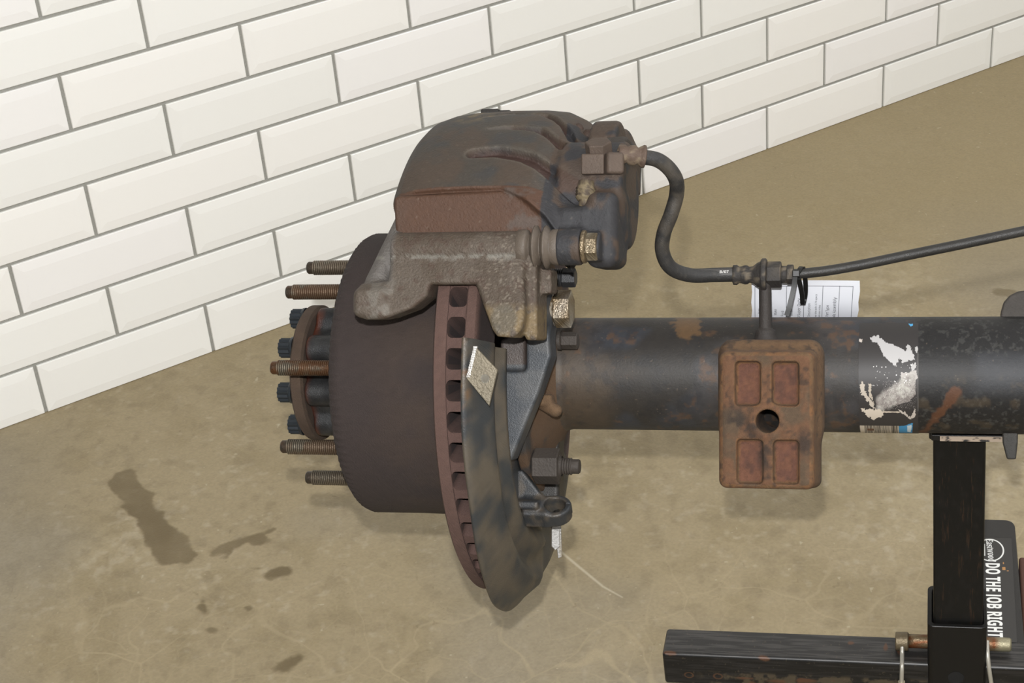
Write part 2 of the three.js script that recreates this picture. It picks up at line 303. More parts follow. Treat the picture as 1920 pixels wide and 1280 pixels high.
// ---- colours of the castings
const rustA = C(98, 70, 54), rustB = C(128, 88, 58), greyBrown = C(82, 74, 66), blueBlack = C(54, 57, 62), dirt = C(98, 86, 70), speck = C(150, 140, 125), darkC = C(44, 40, 38);

// ---- tube with its paint, rust and dirt
const TX0 = -30, TX1 = 560, TR = 50.8;
{
  const NW = 1536, NH = 512, d = new Uint8Array(NW * NH * 4), dk = C(58, 54, 50), bl = C(66, 68, 73), br = C(102, 86, 68), or = C(118, 86, 58), bk = C(36, 35, 35), gy = C(98, 98, 94);
  for (let j = 0; j < NH; j++) for (let i = 0; i < NW; i++) {
    const x = TX0 + (i + 0.5) / NW * (TX1 - TX0), a = (j + 0.5) / NH * 360, y = TR * Math.sin(a * D2), z = TR * Math.cos(a * D2);
    const n1 = fbm(x / 45, y / 40, z / 40, 4), n2 = fbm(x / 14, y / 14, z / 14 + 7, 4), n3 = fbm(x / 4, y / 4, z / 4 + 3, 3);
    let q = cmix(dk, bl, sst(0.4, 0.6, n1));
    // brown earth near the wheel end and around the spring seat
    const nearEnd = sst(45, -10, x + (n1 - 0.5) * 90), nearSeat = sst(95, 40, Math.abs(x - 175) + (n1 - 0.5) * 60);
    q = cmix(q, br, clamp(nearEnd * 0.85 + nearSeat * 0.5 * sst(0.42, 0.62, n1)) * mix(0.6, 1, n2));
    const n4 = fbm(x / 7, y / 7, z / 7 + 15, 4); q = cmix(q, or, 0.55 * sst(0.56, 0.7, n4 * 0.6 + n1 * 0.4 + 0.06 * nearSeat + 0.04 * nearEnd)); q = cmix(q, C(44, 44, 46), 0.45 * sst(0.52, 0.7, fbm(x / 12 + 7, y / 12, z / 12, 4)));
    // clean black paint past the label, with a mottled grey upper side
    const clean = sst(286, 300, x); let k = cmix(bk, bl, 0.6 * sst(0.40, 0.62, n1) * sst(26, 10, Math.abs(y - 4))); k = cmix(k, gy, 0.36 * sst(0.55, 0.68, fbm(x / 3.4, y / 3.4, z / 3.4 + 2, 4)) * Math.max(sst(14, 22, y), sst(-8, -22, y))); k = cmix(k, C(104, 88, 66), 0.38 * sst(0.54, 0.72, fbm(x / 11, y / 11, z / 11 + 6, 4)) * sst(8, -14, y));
    q = cmix(q, k, clean);
    // rust run by the stand
    const run = polyline(x, y, [[326, -15, 5], [318, -26, 3.5], [306, -42, 3], [300, -50, 3]]) + (n3 - 0.5) * 5 + (n2 - 0.5) * 8; if (z > 0) q = cmix(q, C(112, 72, 46), 0.85 * sst(2, -1.5, run));
    const pch = Math.hypot(x - 97, (y - 44) * 0.8) + (n2 - 0.5) * 26 + (n3 - 0.5) * 12; if (z > 0) q = cmix(q, C(134, 102, 66), 0.75 * sst(13, 7, pch));
    const sp = vn(x / 1.7, y / 1.7, z / 1.7); if (sp > 0.93) q = cmix(q, C(150, 130, 110), 0.4);
    const m = (0.85 + 0.3 * n3) * TONE; const o = (j * NW + i) * 4; d[o] = toS(q[0] * m); d[o + 1] = toS(q[1] * m); d[o + 2] = toS(q[2] * m); d[o + 3] = 255;
  }
  const t = new THREE.DataTexture(d, NW, NH, THREE.RGBAFormat); t.colorSpace = THREE.SRGBColorSpace; t.magFilter = THREE.LinearFilter; t.minFilter = THREE.LinearMipmapLinearFilter; t.generateMipmaps = true; t.wrapT = THREE.RepeatWrapping; t.needsUpdate = true;
  // body of revolution with explicit uv: u along x, v around
  const ring = [[TX0, 40], [TX0, 58], [-24, 56], [-18, 52.5], [-12, TR], [TX1 - 2, TR], [TX1, TR - 2], [TX1, 0.1]], S = 128, pos = [], uv = [], idx = [];
  for (const [x, r] of ring) for (let s = 0; s <= S; s++) { const a = s / S * 2 * Math.PI; pos.push(x, r * Math.sin(a), r * Math.cos(a)); uv.push((x - TX0) / (TX1 - TX0), s / S); }
  for (let k = 0; k + 1 < ring.length; k++) for (let s = 0; s < S; s++) { const a = k * (S + 1) + s, b = a + S + 1; idx.push(a, a + 1, b, a + 1, b + 1, b); }
  const g = new THREE.BufferGeometry(); g.setAttribute('position', new THREE.Float32BufferAttribute(pos, 3)); g.setAttribute('uv', new THREE.Float32BufferAttribute(uv, 2)); g.setIndex(idx); g.computeVertexNormals();
  const bt = castTex.clone(); bt.repeat.set(9, 5); bt.needsUpdate = true;
  part('axle_tube', mm(g), std({ map: t, roughness: 0.58, metalness: 0.15, bumpMap: bt, bumpScale: 0.00012 }), axle, 'thick dark axle tube with rust and worn black paint');
}
// ---- torn label on the tube: a wrapped sheet of film with the paper's remains
{
  const CW = 512, CH = 1024, cv = document.createElement('canvas'); cv.width = CW; cv.height = CH; const c = cv.getContext('2d');
  const x0 = 246, x1 = 295.5, a0 = -88, a1 = 62; // degrees from z towards y
  const X = x => (x - x0) / (x1 - x0) * CW, Y = y => { const a = Math.asin(clamp(y / TR, -1, 1)) / D2; return (a1 - a) / (a1 - a0) * CH; };
  c.fillStyle = '#2b2827'; c.fillRect(0, 0, CW, CH);
  const r = rng(31);
  const blob = (P, col, jit) => { c.fillStyle = col; c.beginPath(); const Q = []; for (let i = 0; i < P.length; i++) { const a = P[i], b = P[(i + 1) % P.length]; for (let k = 0; k < 9; k++) { const t = k / 9; Q.push([mix(a[0], b[0], t) + (r() - 0.5) * jit, mix(a[1], b[1], t) + (r() - 0.5) * jit]); } } Q.forEach((q, i) => c[i ? 'lineTo' : 'moveTo'](X(q[0]), Y(q[1]))); c.closePath(); c.fill(); };
  // upper white remnant
  blob([[255, 31], [257, 33.5], [262, 34], [266, 30], [269, 27.5], [274, 27], [280, 24], [285, 21], [288, 24], [291, 21], [293, 14], [288, 13], [283, 11], [280, 15], [277, 8], [273, 11], [267, 17], [264, 24], [261, 28], [257, 29]], '#a8a6a5', 1.6);
  blob([[285, 25], [287, 22], [290, 23.5], [287, 26.5]], '#a4a2a0', 1.5); blob([[293, 24], [295, 25], [295, 19], [293.5, 20]], '#a4a2a0', 1); blob([[289, 10], [294, 11], [293, 5], [290, 4]], '#a2a09e', 1.6);
  blob([[245, 32], [249, 31], [248, 28.5], [246, 29]], '#b5aca3', 1.6);
  // lower grey-white smear
  blob([[281, 3], [287, 3], [294, 5], [295, -2], [290, -9], [284, -11], [282, -6]], '#a09a95', 1.2);
  blob([[262, -24], [268, -20], [276, -15], [283, -10], [291, -9], [294, -14], [288, -22], [278, -25], [268, -27]], '#6f6864', 1.6);
  for (let i = 0; i < 1500; i++) { const t = r(), x = mix(262, 292, t), y = mix(-24, -5, t) + (r() + r() + r() - 1.5) * 7, q = 8 + r() * 20; c.fillStyle = r() < 0.55 ? 'rgba(196,190,184,.10)' : 'rgba(60,55,52,.08)'; c.beginPath(); c.ellipse(X(x), Y(y), q * 1.2, q, 0, 0, 7); c.fill(); }
  for (let i = 0; i < 900; i++) { const x = 266 + r() * 28, y = -4 - r() * 24; c.fillStyle = r() < 0.6 ? 'rgba(205,200,194,.45)' : 'rgba(60,55,52,.4)'; c.fillRect(X(x), Y(y), 2 + r() * 3, 2 + r() * 4); }
  blob([[248, -4], [250, -5], [252, -14], [257, -22], [261, -29], [256, -27], [252, -20], [247, -13]], '#a99f92', 2); blob([[254, -6], [257, -7], [256, -14], [259, -24], [255, -18]], '#a59a8b', 1.6);
  blob([[248, -28], [254, -29], [262, -29], [268, -31], [265, -35], [258, -38], [252, -34]], '#b8ad9e', 2.4); blob([[266, -30], [281, -30], [280, -31.5], [266, -31.8]], '#a79b8c', 0.8);
  blob([[278, -28], [284, -30.5], [289, -35], [293, -27], [294, -33], [290, -37], [284, -34]], '#a9a096', 1.8);
  for (let i = 0; i < 90; i++) { const x = 256 + r() * 34, y = 10 - r() * 18; c.fillStyle = 'rgba(228,226,222,.85)'; const s = 2 + r() * 7; if (r() < 0.5) c.fillRect(X(x), Y(y), s, s * 0.9); }
  // barcode strip and blue corner at the lower edge
  c.fillStyle = '#b5aa99'; c.fillRect(0, Y(-43.2), X(279), CH - Y(-43.2)); for (let x = 250; x < 279; x += 0.75 + r() * 0.6) { c.fillStyle = '#2a2521'; c.fillRect(X(x), Y(-43.2), 3 + r() * 5, CH); }
  c.fillStyle = '#5a3f2c'; c.fillRect(X(252), Y(-46), 60, 40);
  blob([[279, -43.4], [284, -43], [288, -41.2], [291, -40.2], [290, -50], [279, -50]], '#3a82ae', 0.4); blob([[286, -43], [290, -42], [289, -49], [286, -49]], '#b9c6cc', 0.5); blob([[287, 44.5], [291, 44], [291, 42.5], [289, 42]], '#4a9ccc', 0.8);
  c.strokeStyle = '#8a8782'; c.lineWidth = 2; c.beginPath(); c.moveTo(CW - 1, Y(20)); c.lineTo(CW - 1, Y(-30)); c.stroke();
  const t = new THREE.CanvasTexture(cv); t.colorSpace = THREE.SRGBColorSpace; t.magFilter = THREE.LinearFilter;
  const pos = [], uv = [], idx = [], n = 48, R = TR + 0.35;
  for (let i = 0; i <= n; i++) { const a = mix(a1, a0, i / n) * D2; for (const x of [x0, x1]) { pos.push(x, R * Math.sin(a), R * Math.cos(a)); uv.push(x === x0 ? 0 : 1, 1 - i / n); } }
  for (let i = 0; i < n; i++) { const a = i * 2; idx.push(a, a + 2, a + 1, a + 1, a + 2, a + 3); }
  const g = new THREE.BufferGeometry(); g.setAttribute('position', new THREE.Float32BufferAttribute(pos, 3)); g.setAttribute('uv', new THREE.Float32BufferAttribute(uv, 2)); g.setIndex(idx); g.computeVertexNormals();
  part('torn_label', mm(g), std({ map: t, roughness: 0.55 }), axle, 'torn white and black paper label');
}
// ---- spring seat: rusty casting with four pockets and a hole
{
  const f = (x, y, z) => {
    let d = sdBox(x, y, z, 172.5, -36.5, 76, 41 - (z - 76) * 0.06, 58.5 - (z - 76) * 0.05, 31, 7);
    const saddle = Math.max(sdBox(x, y, z, 172.5, -10, 30, 40.5, 40, 42, 8), -(Math.hypot(y, z) - 48)); d = smin(d, saddle, 14);
    for (const [cx, cy, hx, hy] of [[157.5, -6, 10, 18], [188.7, -6, 10.5, 17.8], [159.3, -71, 10.3, 18], [189.2, -71, 10, 17.8]]) d = smax(d, -sdBox(x, y, z, cx, cy, 112, hx + (z - 100) * 0.12, hy + (z - 100) * 0.12, 13.5, 3.5), 1.5);
    const h = Math.hypot(x - 174, y + 37); d = smin(d, extr(h - 14.5, Math.abs(z - 90) - 18, 2), 5); d = smax(d, -(h - 9.6), 1.5);
    return d;
  };
  const a = C(110, 80, 58), b = C(130, 92, 62), pk = C(118, 80, 64), dk = C(60, 50, 43);
  const g = paint(sdfMesh(f, [124, -100, -14], [222, 36, 112], 1.5), (x, y, z, nx, ny, nz) => {
    const n1 = fbm(x / 16, y / 16, z / 16, 4), n2 = fbm(x / 5, y / 5, z / 5 + 4, 3), n3 = fbm(x / 2, y / 2, z / 2 + 1, 2);
    let q = cmix(C(118, 88, 62), C(128, 98, 68), sst(0.35, 0.65, n1)); if (nz > 0.85) q = cmix(C(104, 84, 64), C(124, 88, 62), sst(0.38, 0.6, n1)); if (nz > 0.7 && z < 103) q = cmix(C(126, 84, 63), C(116, 77, 61), sst(0.4, 0.6, n2));
    if (nz < 0.85) q = cmix(q, C(150, 104, 64), 0.6 * sst(0.4, 0.6, n2) * sst(85, 100, z));
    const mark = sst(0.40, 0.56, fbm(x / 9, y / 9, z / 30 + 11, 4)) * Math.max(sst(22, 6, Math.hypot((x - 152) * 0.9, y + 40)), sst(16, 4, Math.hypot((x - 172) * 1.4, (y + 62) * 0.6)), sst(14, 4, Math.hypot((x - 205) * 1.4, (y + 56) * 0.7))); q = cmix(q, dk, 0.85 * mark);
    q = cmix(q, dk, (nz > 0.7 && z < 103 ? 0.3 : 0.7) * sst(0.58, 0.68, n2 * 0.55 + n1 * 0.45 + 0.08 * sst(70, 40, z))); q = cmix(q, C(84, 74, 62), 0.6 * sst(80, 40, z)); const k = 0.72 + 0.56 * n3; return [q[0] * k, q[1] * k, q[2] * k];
  });
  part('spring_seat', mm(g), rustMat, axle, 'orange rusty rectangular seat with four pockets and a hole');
}
// ---- brake rotor: hat, two discs, vanes
{
  const P = [[-200, 60], [-207, 62], [-207, 116], [-205.5, 122], [-202, 127], [-196, 130], [-190, 130.3], [-150, 130], [-94, 131], [-91.5, 133], [-90.5, 136], [-90.3, 194.5], [-88.5, 197.4], [-80, 197.6], [-78.8, 196.6], [-78.6, 140], [-63.6, 140], [-63.4, 196.6], [-62.4, 197.6], [-55, 197.4], [-53.3, 195], [-53, 150], [-53, 138], [-80, 124], [-190, 122], [-196, 60], [-200, 60]];
  // split every long run so that colours can vary along it
  const Q = [P[0]]; for (let i = 1; i < P.length; i++) { const a = P[i - 1], b = P[i], n = Math.max(1, Math.ceil(Math.hypot(b[0] - a[0], b[1] - a[1]) / 6)); for (let k = 1; k <= n; k++) Q.push([mix(a[0], b[0], k / n), mix(a[1], b[1], k / n)]); }
  const gs = []; let run = [Q[0]];
  for (let i = 1; i < Q.length; i++) { run.push(Q[i]); if (i + 1 < Q.length) { const a = Math.atan2(Q[i][1] - Q[i - 1][1], Q[i][0] - Q[i - 1][0]), b = Math.atan2(Q[i + 1][1] - Q[i][1], Q[i + 1][0] - Q[i][0]); let dd = Math.abs(a - b); if (dd > Math.PI) dd = 2 * Math.PI - dd; if (dd > 0.75) { gs.push(latheX(run, 400)); run = [Q[i]]; } } } gs.push(latheX(run, 400));
  for (const g of gs) { const p = g.attributes.position; for (let i = 0; i < p.count; i++) { const x = p.getX(i), y = p.getY(i), z = p.getZ(i), r = Math.hypot(y, z); if (x < -190 && r > 118 && r < 131) { const k = 1 + 0.8 * Math.sin(Math.atan2(y, z) * 110) * sst(-190, -200, x) / r; p.setY(i, y * k); p.setZ(i, z * k); } } g.computeVertexNormals(); }
  const hat = C(68, 57, 54), hat2 = C(78, 64, 56), edge = C(110, 84, 75), inn = C(74, 60, 58);
  const col = (x, y, z) => { const r = Math.hypot(y, z), n1 = fbm(x / 30, y / 30, z / 30, 3), n2 = fbm(x / 3, y / 3, z / 3, 2); let q = cmix(hat, hat2, sst(0.35, 0.7, n1) * sst(-200, -110, x)); if (r > 136) q = cmix(inn, edge, sst(185, 194, r)); const k = 0.85 + 0.3 * n2; return [q[0] * k, q[1] * k, q[2] * k]; };
  const rotor = part('brake_rotor', mm(paint(mergeGeometries(gs), col)), rustMat, axle, 'dark brown ventilated brake rotor with deep drum hat');
  // one vane: waisted between the discs so that the openings have round corners, running inwards from the rim
  const s = new THREE.Shape(), w = 4.2, R = 4.5; s.moveTo(-78.8, -w - R); s.quadraticCurveTo(-78.8 + 0.6, -w, -78.8 + R, -w); s.lineTo(-63.4 - R, -w); s.quadraticCurveTo(-63.4 - 0.6, -w, -63.4, -w - R); s.lineTo(-63.4, w + R); s.quadraticCurveTo(-63.4 - 0.6, w, -63.4 - R, w); s.lineTo(-78.8 + R, w); s.quadraticCurveTo(-78.8 + 0.6, w, -78.8, w + R); s.closePath();
  const vg = new THREE.ExtrudeGeometry(s, { depth: 50, bevelEnabled: false, curveSegments: 5 }); vg.translate(0, 0, 145); mm(paint(vg, (x, y, z) => { const k = 0.8 + 0.4 * fbm(x / 4, y / 4, z / 4, 2); const q = cmix(C(80, 64, 60), C(108, 82, 74), sst(185, 195, z)); return [q[0] * k, q[1] * k, q[2] * k]; }));
  for (let k = 0; k < 47; k++) { const v = part('vent_vane', vg, rustMat, rotor); v.rotation.x = -(0.6 + k * 360 / 47) * D2; }
}
// ---- wheel hub: lobed body, rusty drive flange, twelve-point bolts
{
  const f = (x, y, z) => { let d = sdCylX(x, y, z, -253, -196, 0, 0, 50, 3); for (let k = 0; k < 8; k++) { const a = (25.8 + 45 * k) * D2; d = smin(d, sdCylX(x, y, z, -251, -196, 50 * Math.sin(a), 50 * Math.cos(a), 13.5 + 3 * sst(-235, -200, x), 3), 5); } return d; };
  const g = paint(sdfMesh(f, [-256, -70, -70], [-194, 70, 70], 1.8), (x, y, z) => { const n = fbm(x / 14, y / 14, z / 14, 3); let q = cmix(C(36, 37, 39), C(62, 62, 62), sst(0.45, 0.75, n)); q = cmix(q, C(110, 55, 32), 0.7 * sst(-243, -252, x + (n - 0.5) * 14)); return q; });
  const hub = part('wheel_hub', mm(g), paintMat, axle, 'black lobed wheel hub');
  const fl = paint(latheXHard([[-252, 20], [-252, 60], [-253.5, 63.5], [-262.5, 63.5], [-264.5, 61], [-264.5, 40], [-268, 34], [-270, 24], [-270, 0]], 96), plain(C(92, 74, 60), 0.35, 9));
  part('drive_flange', mm(fl), rustMat, hub, 'rusty round drive flange');
  const bg = mm(noIndex([starX(-278, -266, 8.6), latheX([[-264, 10.4], [-266.5, 10.2], [-267.5, 8.6]], 24)])), bm = std({ color: 0x2c3136, roughness: 0.4, metalness: 0.4 });
  for (let k = 0; k < 8; k++) { const a = (25.8 + 45 * k) * D2, b = part('flange_bolt', bg, bm, hub); b.position.set(0, 0.0535 * Math.sin(a), 0.0535 * Math.cos(a)); }
}
// ---- eight wheel studs
{
  const rusts = [0.75, 0.5, 0.15, 0.35, 0.1, 0.4, 0.3, 0.2], lens = [-267, -265, -271, -267, -268, -266, -267, -267];
  for (let k = 0; k < 8; k++) {
    const a = (3.3 + 45 * [0, 1, 2, -1, -2, 3, 4, 5][k]) * D2;
    const g = paint(threadX(lens[k], -205, 7), (x, y, z) => { const n = fbm(x / 8, y / 8 + k * 9, z / 8, 3), r = Math.hypot(y, z); let q = cmix(C(88, 80, 70), C(150, 140, 122), sst(6.4, 7, r)); q = cmix(q, C(126, 80, 44), rusts[k] * sst(0.35, 0.6, n + 0.2 * sst(-255, -225, x))); return q; });
    const s = part('wheel_stud', mm(g), steelMat, axle); s.position.set(0, 0.0993 * Math.sin(a), 0.0993 * Math.cos(a));
  }
}
// ---- dust shield: pressed sheet swept around the axle
{
  const A = [[-61.5, 212.5], [-60.8, 216], [-58.5, 217], [-55.5, 214.5], [-51.8, 209], [-48, 201], [-44, 194], [-41.5, 188], [-41, 184], [-43, 179.5], [-47.5, 175], [-48, 170], [-44, 163], [-39, 158], [-38, 154], [-41, 147.5], [-45.5, 141], [-47, 132], [-47.5, 100]];
  const T = 2.2, B = A.map((p, i) => { const a = A[Math.max(0, i - 1)], b = A[Math.min(A.length - 1, i + 1)], dx = b[0] - a[0], dy = b[1] - a[1], l = Math.hypot(dx, dy); return [p[0] + dy / l * T, p[1] - dx / l * T]; }).reverse();
  const loop = [...A, ...B], N = loop.length, M = 150, f0 = 8.6, f1 = -150, pos = [], idx = [];
  for (let m = 0; m <= M; m++) {
    const ph = mix(f0, f1, m / M), a = ph * D2, bend = sst(-25, -95, ph), wav = 1.2 * Math.sin(ph * 0.09) + 0.8 * Math.sin(ph * 0.21 + 1);
    const fl = sst(-88, -106, ph); for (const [xo, r] of loop) { const x = mix(xo, Math.min(xo, -50.3), fl); const w = sst(150, 212, r), rr = r + w * (0.5 * bend + 0.4 * wav), xx = x - 11 * bend * sst(192, 212, r) + wav * 0.4 * w; pos.push(xx, rr * Math.sin(a), rr * Math.cos(a)); }
  }
  for (let m = 0; m < M; m++) for (let i = 0; i < N; i++) { const j = (i + 1) % N, a = m * N + i, b = m * N + j; idx.push(a, b, a + N, b, b + N, a + N); }
  const tri = THREE.ShapeUtils.triangulateShape(loop.map(p => new THREE.Vector2(...p)), []);
  for (const t of tri) { idx.push(t[0], t[2], t[1]); idx.push(M * N + t[0], M * N + t[1], M * N + t[2]); }
  const g = new THREE.BufferGeometry(); g.setAttribute('position', new THREE.Float32BufferAttribute(pos, 3)); g.setIndex(idx); g.computeVertexNormals();
  const g2 = paint(g, (x, y, z) => { const n = fbm(x / 10, y / 28, z / 28, 4), n2 = fbm(x / 4, y / 4, z / 4 + 2, 3), r = Math.hypot(y, z); let q = cmix(C(66, 69, 71), C(106, 97, 84), sst(0.40, 0.62, n)); if (r > 212 && n2 > 0.56) q = cmix(q, C(140, 100, 60), 0.5 * sst(40, -10, Math.abs(y) - 10)); const k = 0.85 + 0.3 * n2; return [q[0] * k, q[1] * k, q[2] * k]; });
  const sh = part('dust_shield', mm(g2), paintMat, axle, 'curved dark pressed-steel dust shield with stepped rings');
  // two aluminium plates riveted to it
  const plate = P => { const s = new THREE.Shape(); P.forEach((p, i) => s[i ? 'lineTo' : 'moveTo'](p[0], p[1])); s.closePath(); return new THREE.ExtrudeGeometry(s, { depth: 3, bevelEnabled: true, bevelThickness: 0.4, bevelSize: 0.4, bevelSegments: 1 }); };
  const pl = std({ vertexColors: true, roughness: 0.55, metalness: 0.45, bumpMap: castTex, bumpScale: 0.0006 });
  const g3 = plate([[-48.6, 25.5], [-30.5, 6.5], [-37, -22], [-55, -0.5]]); g3.scale(0.985, 0.985, 1); g3.rotateY(0.1); moved(g3, -1, 0, 210); paint(g3, (x, y, z) => plain(C(142, 132, 112), 0.2, 9)(x, y, z));
  // its bright sheared edge
  const e = []; const r = rng(3); for (let i = 0; i < 14; i++) { const t = i / 14, x = mix(-48.2, -54.4, t), y = mix(25.5, 0, t); e.push(moved(new RoundedBoxGeometry(3.0 + r() * 0.7, 2.2, 3.4, 1, 0.5), x * 0.985 - 0.6, y * 0.985 - 0.6, 217)); }
  part('clip_plate', mm(g3), pl, sh, 'pale diamond-shaped metal plate with a rivet');
  part('sheared_edge', mm(paint(noIndex(e), plain(C(225, 222, 216), 0.2, 2))), steelMat, sh);
  const rv = new THREE.LatheGeometry([[0, 2.0], [1.6, 1.9], [2.8, 1.2], [3.6, 0]].map(p => new THREE.Vector2(...p)), 20); rv.rotateX(Math.PI / 2); moved(rv, -40, -0.5, 218);
  part('rivet', mm(rv), shinyMat, sh);
  const g4 = noIndex([plate([[-3, 16], [3, 15], [3.4, -8], [0, -11], [-3, -8]]), moved(plate([[-1, 15], [5, 10], [6, -18], [3, -19]]), 0, 0, -6)]); g4.rotateY(0.25); moved(g4, -22, -146, 34); paint(g4, (x, y, z) => z > 30 ? C(190, 188, 184) : C(150, 140, 120)); part('clip_plate', mm(g4), pl, sh, 'bright metal clip at the lower back of the shield');
}
// ---- flange at the tube's end, caliper mount arm, spindle plate
{
  const f = (x, y, z) => {
    const r = Math.hypot(y, z);
    let d = extr(r - 108, Math.abs(x + 42) - 5, 3); d = smin(d, extr(r - (50.2 + 32 * sst(-14, -38, x)), Math.abs(x + 28) - 14, 2), 6); return d;
  };
  const g = paint(sdfMesh(f, [-52, -114, -114], [-8, 114, 114], 2.2), (x, y, z) => { const n = fbm(x / 10, y / 12, z / 12, 4); let q = cmix(C(96, 76, 58), C(112, 84, 58), n); return cmix(q, C(70, 66, 62), sst(0.5, 0.7, fbm(x / 20, y / 20, z / 20 + 5, 3))); });
  part('end_flange', mm(g), rustMat, axle, 'brown rusty flange on the tube end');
  const P = [[-27, 82], [-8.3, 84], [-7.0, 40], [-7, 27], [-6, 16.5], [-17.1, -16.1], [-29.6, -45.7], [-40.4, -72], [-50, -72], [-52, 6], [-52, 30], [-30, 42]];
  const k = (x, y, z) => { let d = extr(sdPoly(x, y, P), Math.abs(z - 113) - 13, 3); d = smin(d, sdBox(x, y, z, -18, 62, 116, 10.5, 22, 20, 5), 8); const step = sdBox(x, y, z, -44, 26, 134, 16, 22, 14, 4); return smax(d, -step, 3); };
  const g2 = paint(sdfMesh(k, [-60, -80, 44], [-2, 92, 142], 1.6), (x, y, z) => { const n = fbm(x / 13, y / 13, z / 13, 4), n2 = fbm(x / 2.5, y / 2.5, z / 2.5, 2); let q = cmix(C(70, 74, 79), C(90, 91, 92), sst(0.4, 0.65, n)); if (y > 10 && x < -27) q = cmix(q, C(92, 78, 70), 0.8); q = cmix(q, C(108, 98, 88), 0.5 * sst(0.55, 0.7, n) * sst(20, 60, y)); const m = 0.85 + 0.3 * n2; return [q[0] * m, q[1] * m, q[2] * m]; });
  part('caliper_mount', mm(g2), paintMat, axle, 'blue-grey cast arm that carries the caliper');
  const pb = paint(moved(new RoundedBoxGeometry(20, 92, 26, 2, 4), -34, -95, -4), plain(C(56, 53, 49), 0.3, 14)); part('spindle_plate', mm(pb), paintMat, axle);
  const ho = paint(moved(new RoundedBoxGeometry(6, 13, 4, 1, 1), -36, -66, 10), plain(C(18, 16, 15))); part('slot', mm(ho), paintMat, axle);
  const bc = plain(C(80, 72, 65), 0.3, 6);
  // large flanged bolt
  const b1 = noIndex([hexX(-5, 9, 16), latheX([[-11, 0.1], [-11, 17], [-9, 17.5], [-6.5, 16.5], [-5, 14]], 40)]); paint(b1, (x, y, z) => { const n = fbm(x / 4, y / 4, z / 4, 3); return cmix(C(150, 128, 96), C(240, 234, 222), sst(0.4, 0.6, n)); }); moved(b1, 0, 57, 112); part('mount_bolt', mm(b1), shinyCol(), axle, 'bright steel flanged mounting bolt');
  const b2 = noIndex([hexX(-8, 4.5, 8.5), threadX(-34, -7, 8.2, 1.8, 1, 1)]); paint(b2, plain(C(66, 66, 68), 0.25, 6)); moved(b2, -6, 86, 42); part('backing_bolt', mm(b2), paintMat, axle);
  const b3 = noIndex([hexX(-36, -13, 15.8), latheX([[-13, 11], [-12.5, 9.6], [-11, 9]], 24), threadX(-13, 5, 7.6, 2.2, 7, 1)]); paint(b3, bc); moved(b3, 0, -81, 56); part('flange_nut', mm(b3), castMat, axle, 'large nut with a threaded stud end');
  const b4 = noIndex([hexX(-9, 6, 7.4), latheX([[-12, 8.5], [-9, 8.5]], 20)]); paint(b4, bc); moved(b4, -1.5, 30, 62); part('flange_bolt', mm(b4), castMat, axle);
  const st = (x, y, z) => smin(sdBox(x, y, z, -27, -22, 74, 12, 5, 8, 3), sdCap(x, y, z, [-30, -26, 70], [-13, -31, 76], 3, 6), 5); part('lug', mm(paint(sdfMesh(st, [-44, -44, 56], [-2, -6, 90], 1.5), plain(C(118, 92, 66), 0.35, 6))), rustMat, axle);
  // ring lever below
  const tq = new THREE.Matrix4().makeRotationX(0.62).setPosition(-13.5, -119, 72), ti = tq.clone().invert(), e = ti.elements;
  const lv = (x, y, z) => { const a = e[0] * x + e[4] * y + e[8] * z + e[12], b = e[1] * x + e[5] * y + e[9] * z + e[13], c = e[2] * x + e[6] * y + e[10] * z + e[14]; const rr = Math.hypot(a, c);
    let d = extr(rr - 14.6, Math.abs(b) - 7, 2.5); d = smin(d, sdBox(a, b, c, -16, 0, 2, 12, 8.5, 12, 3), 5); d = smax(d, -(rr - 9.2), 1); d = Math.max(d, -sdBox(a, b, c, 14, 0, -2, 8, 20, 0.9, 0.1));
    let w = extr(sdPoly(x, y, [[-50, -84], [-44, -84], [-26, -106], [-26, -112], [-50, -112]]), Math.abs(z - 66) - 5, 2); w = smin(w, sdBox(x, y, z, -40, -113, 72, 14, 3.5, 16, 2), 4); return smin(d, w, 4); };
  part('cable_ring', mm(paint(sdfMesh(lv, [-56, -146, 44], [8, -78, 102], 1.4), (x, y, z) => cmix(C(56, 58, 60), C(92, 84, 74), sst(0.42, 0.7, fbm(x / 9, y / 9, z / 9, 3))))), paintMat, axle, 'dark cast ring bracket for a brake cable');
}
function shinyCol() { return std({ vertexColors: true, roughness: 0.33, metalness: 0.65, bumpMap: castTex, bumpScale: 0.001 }); }

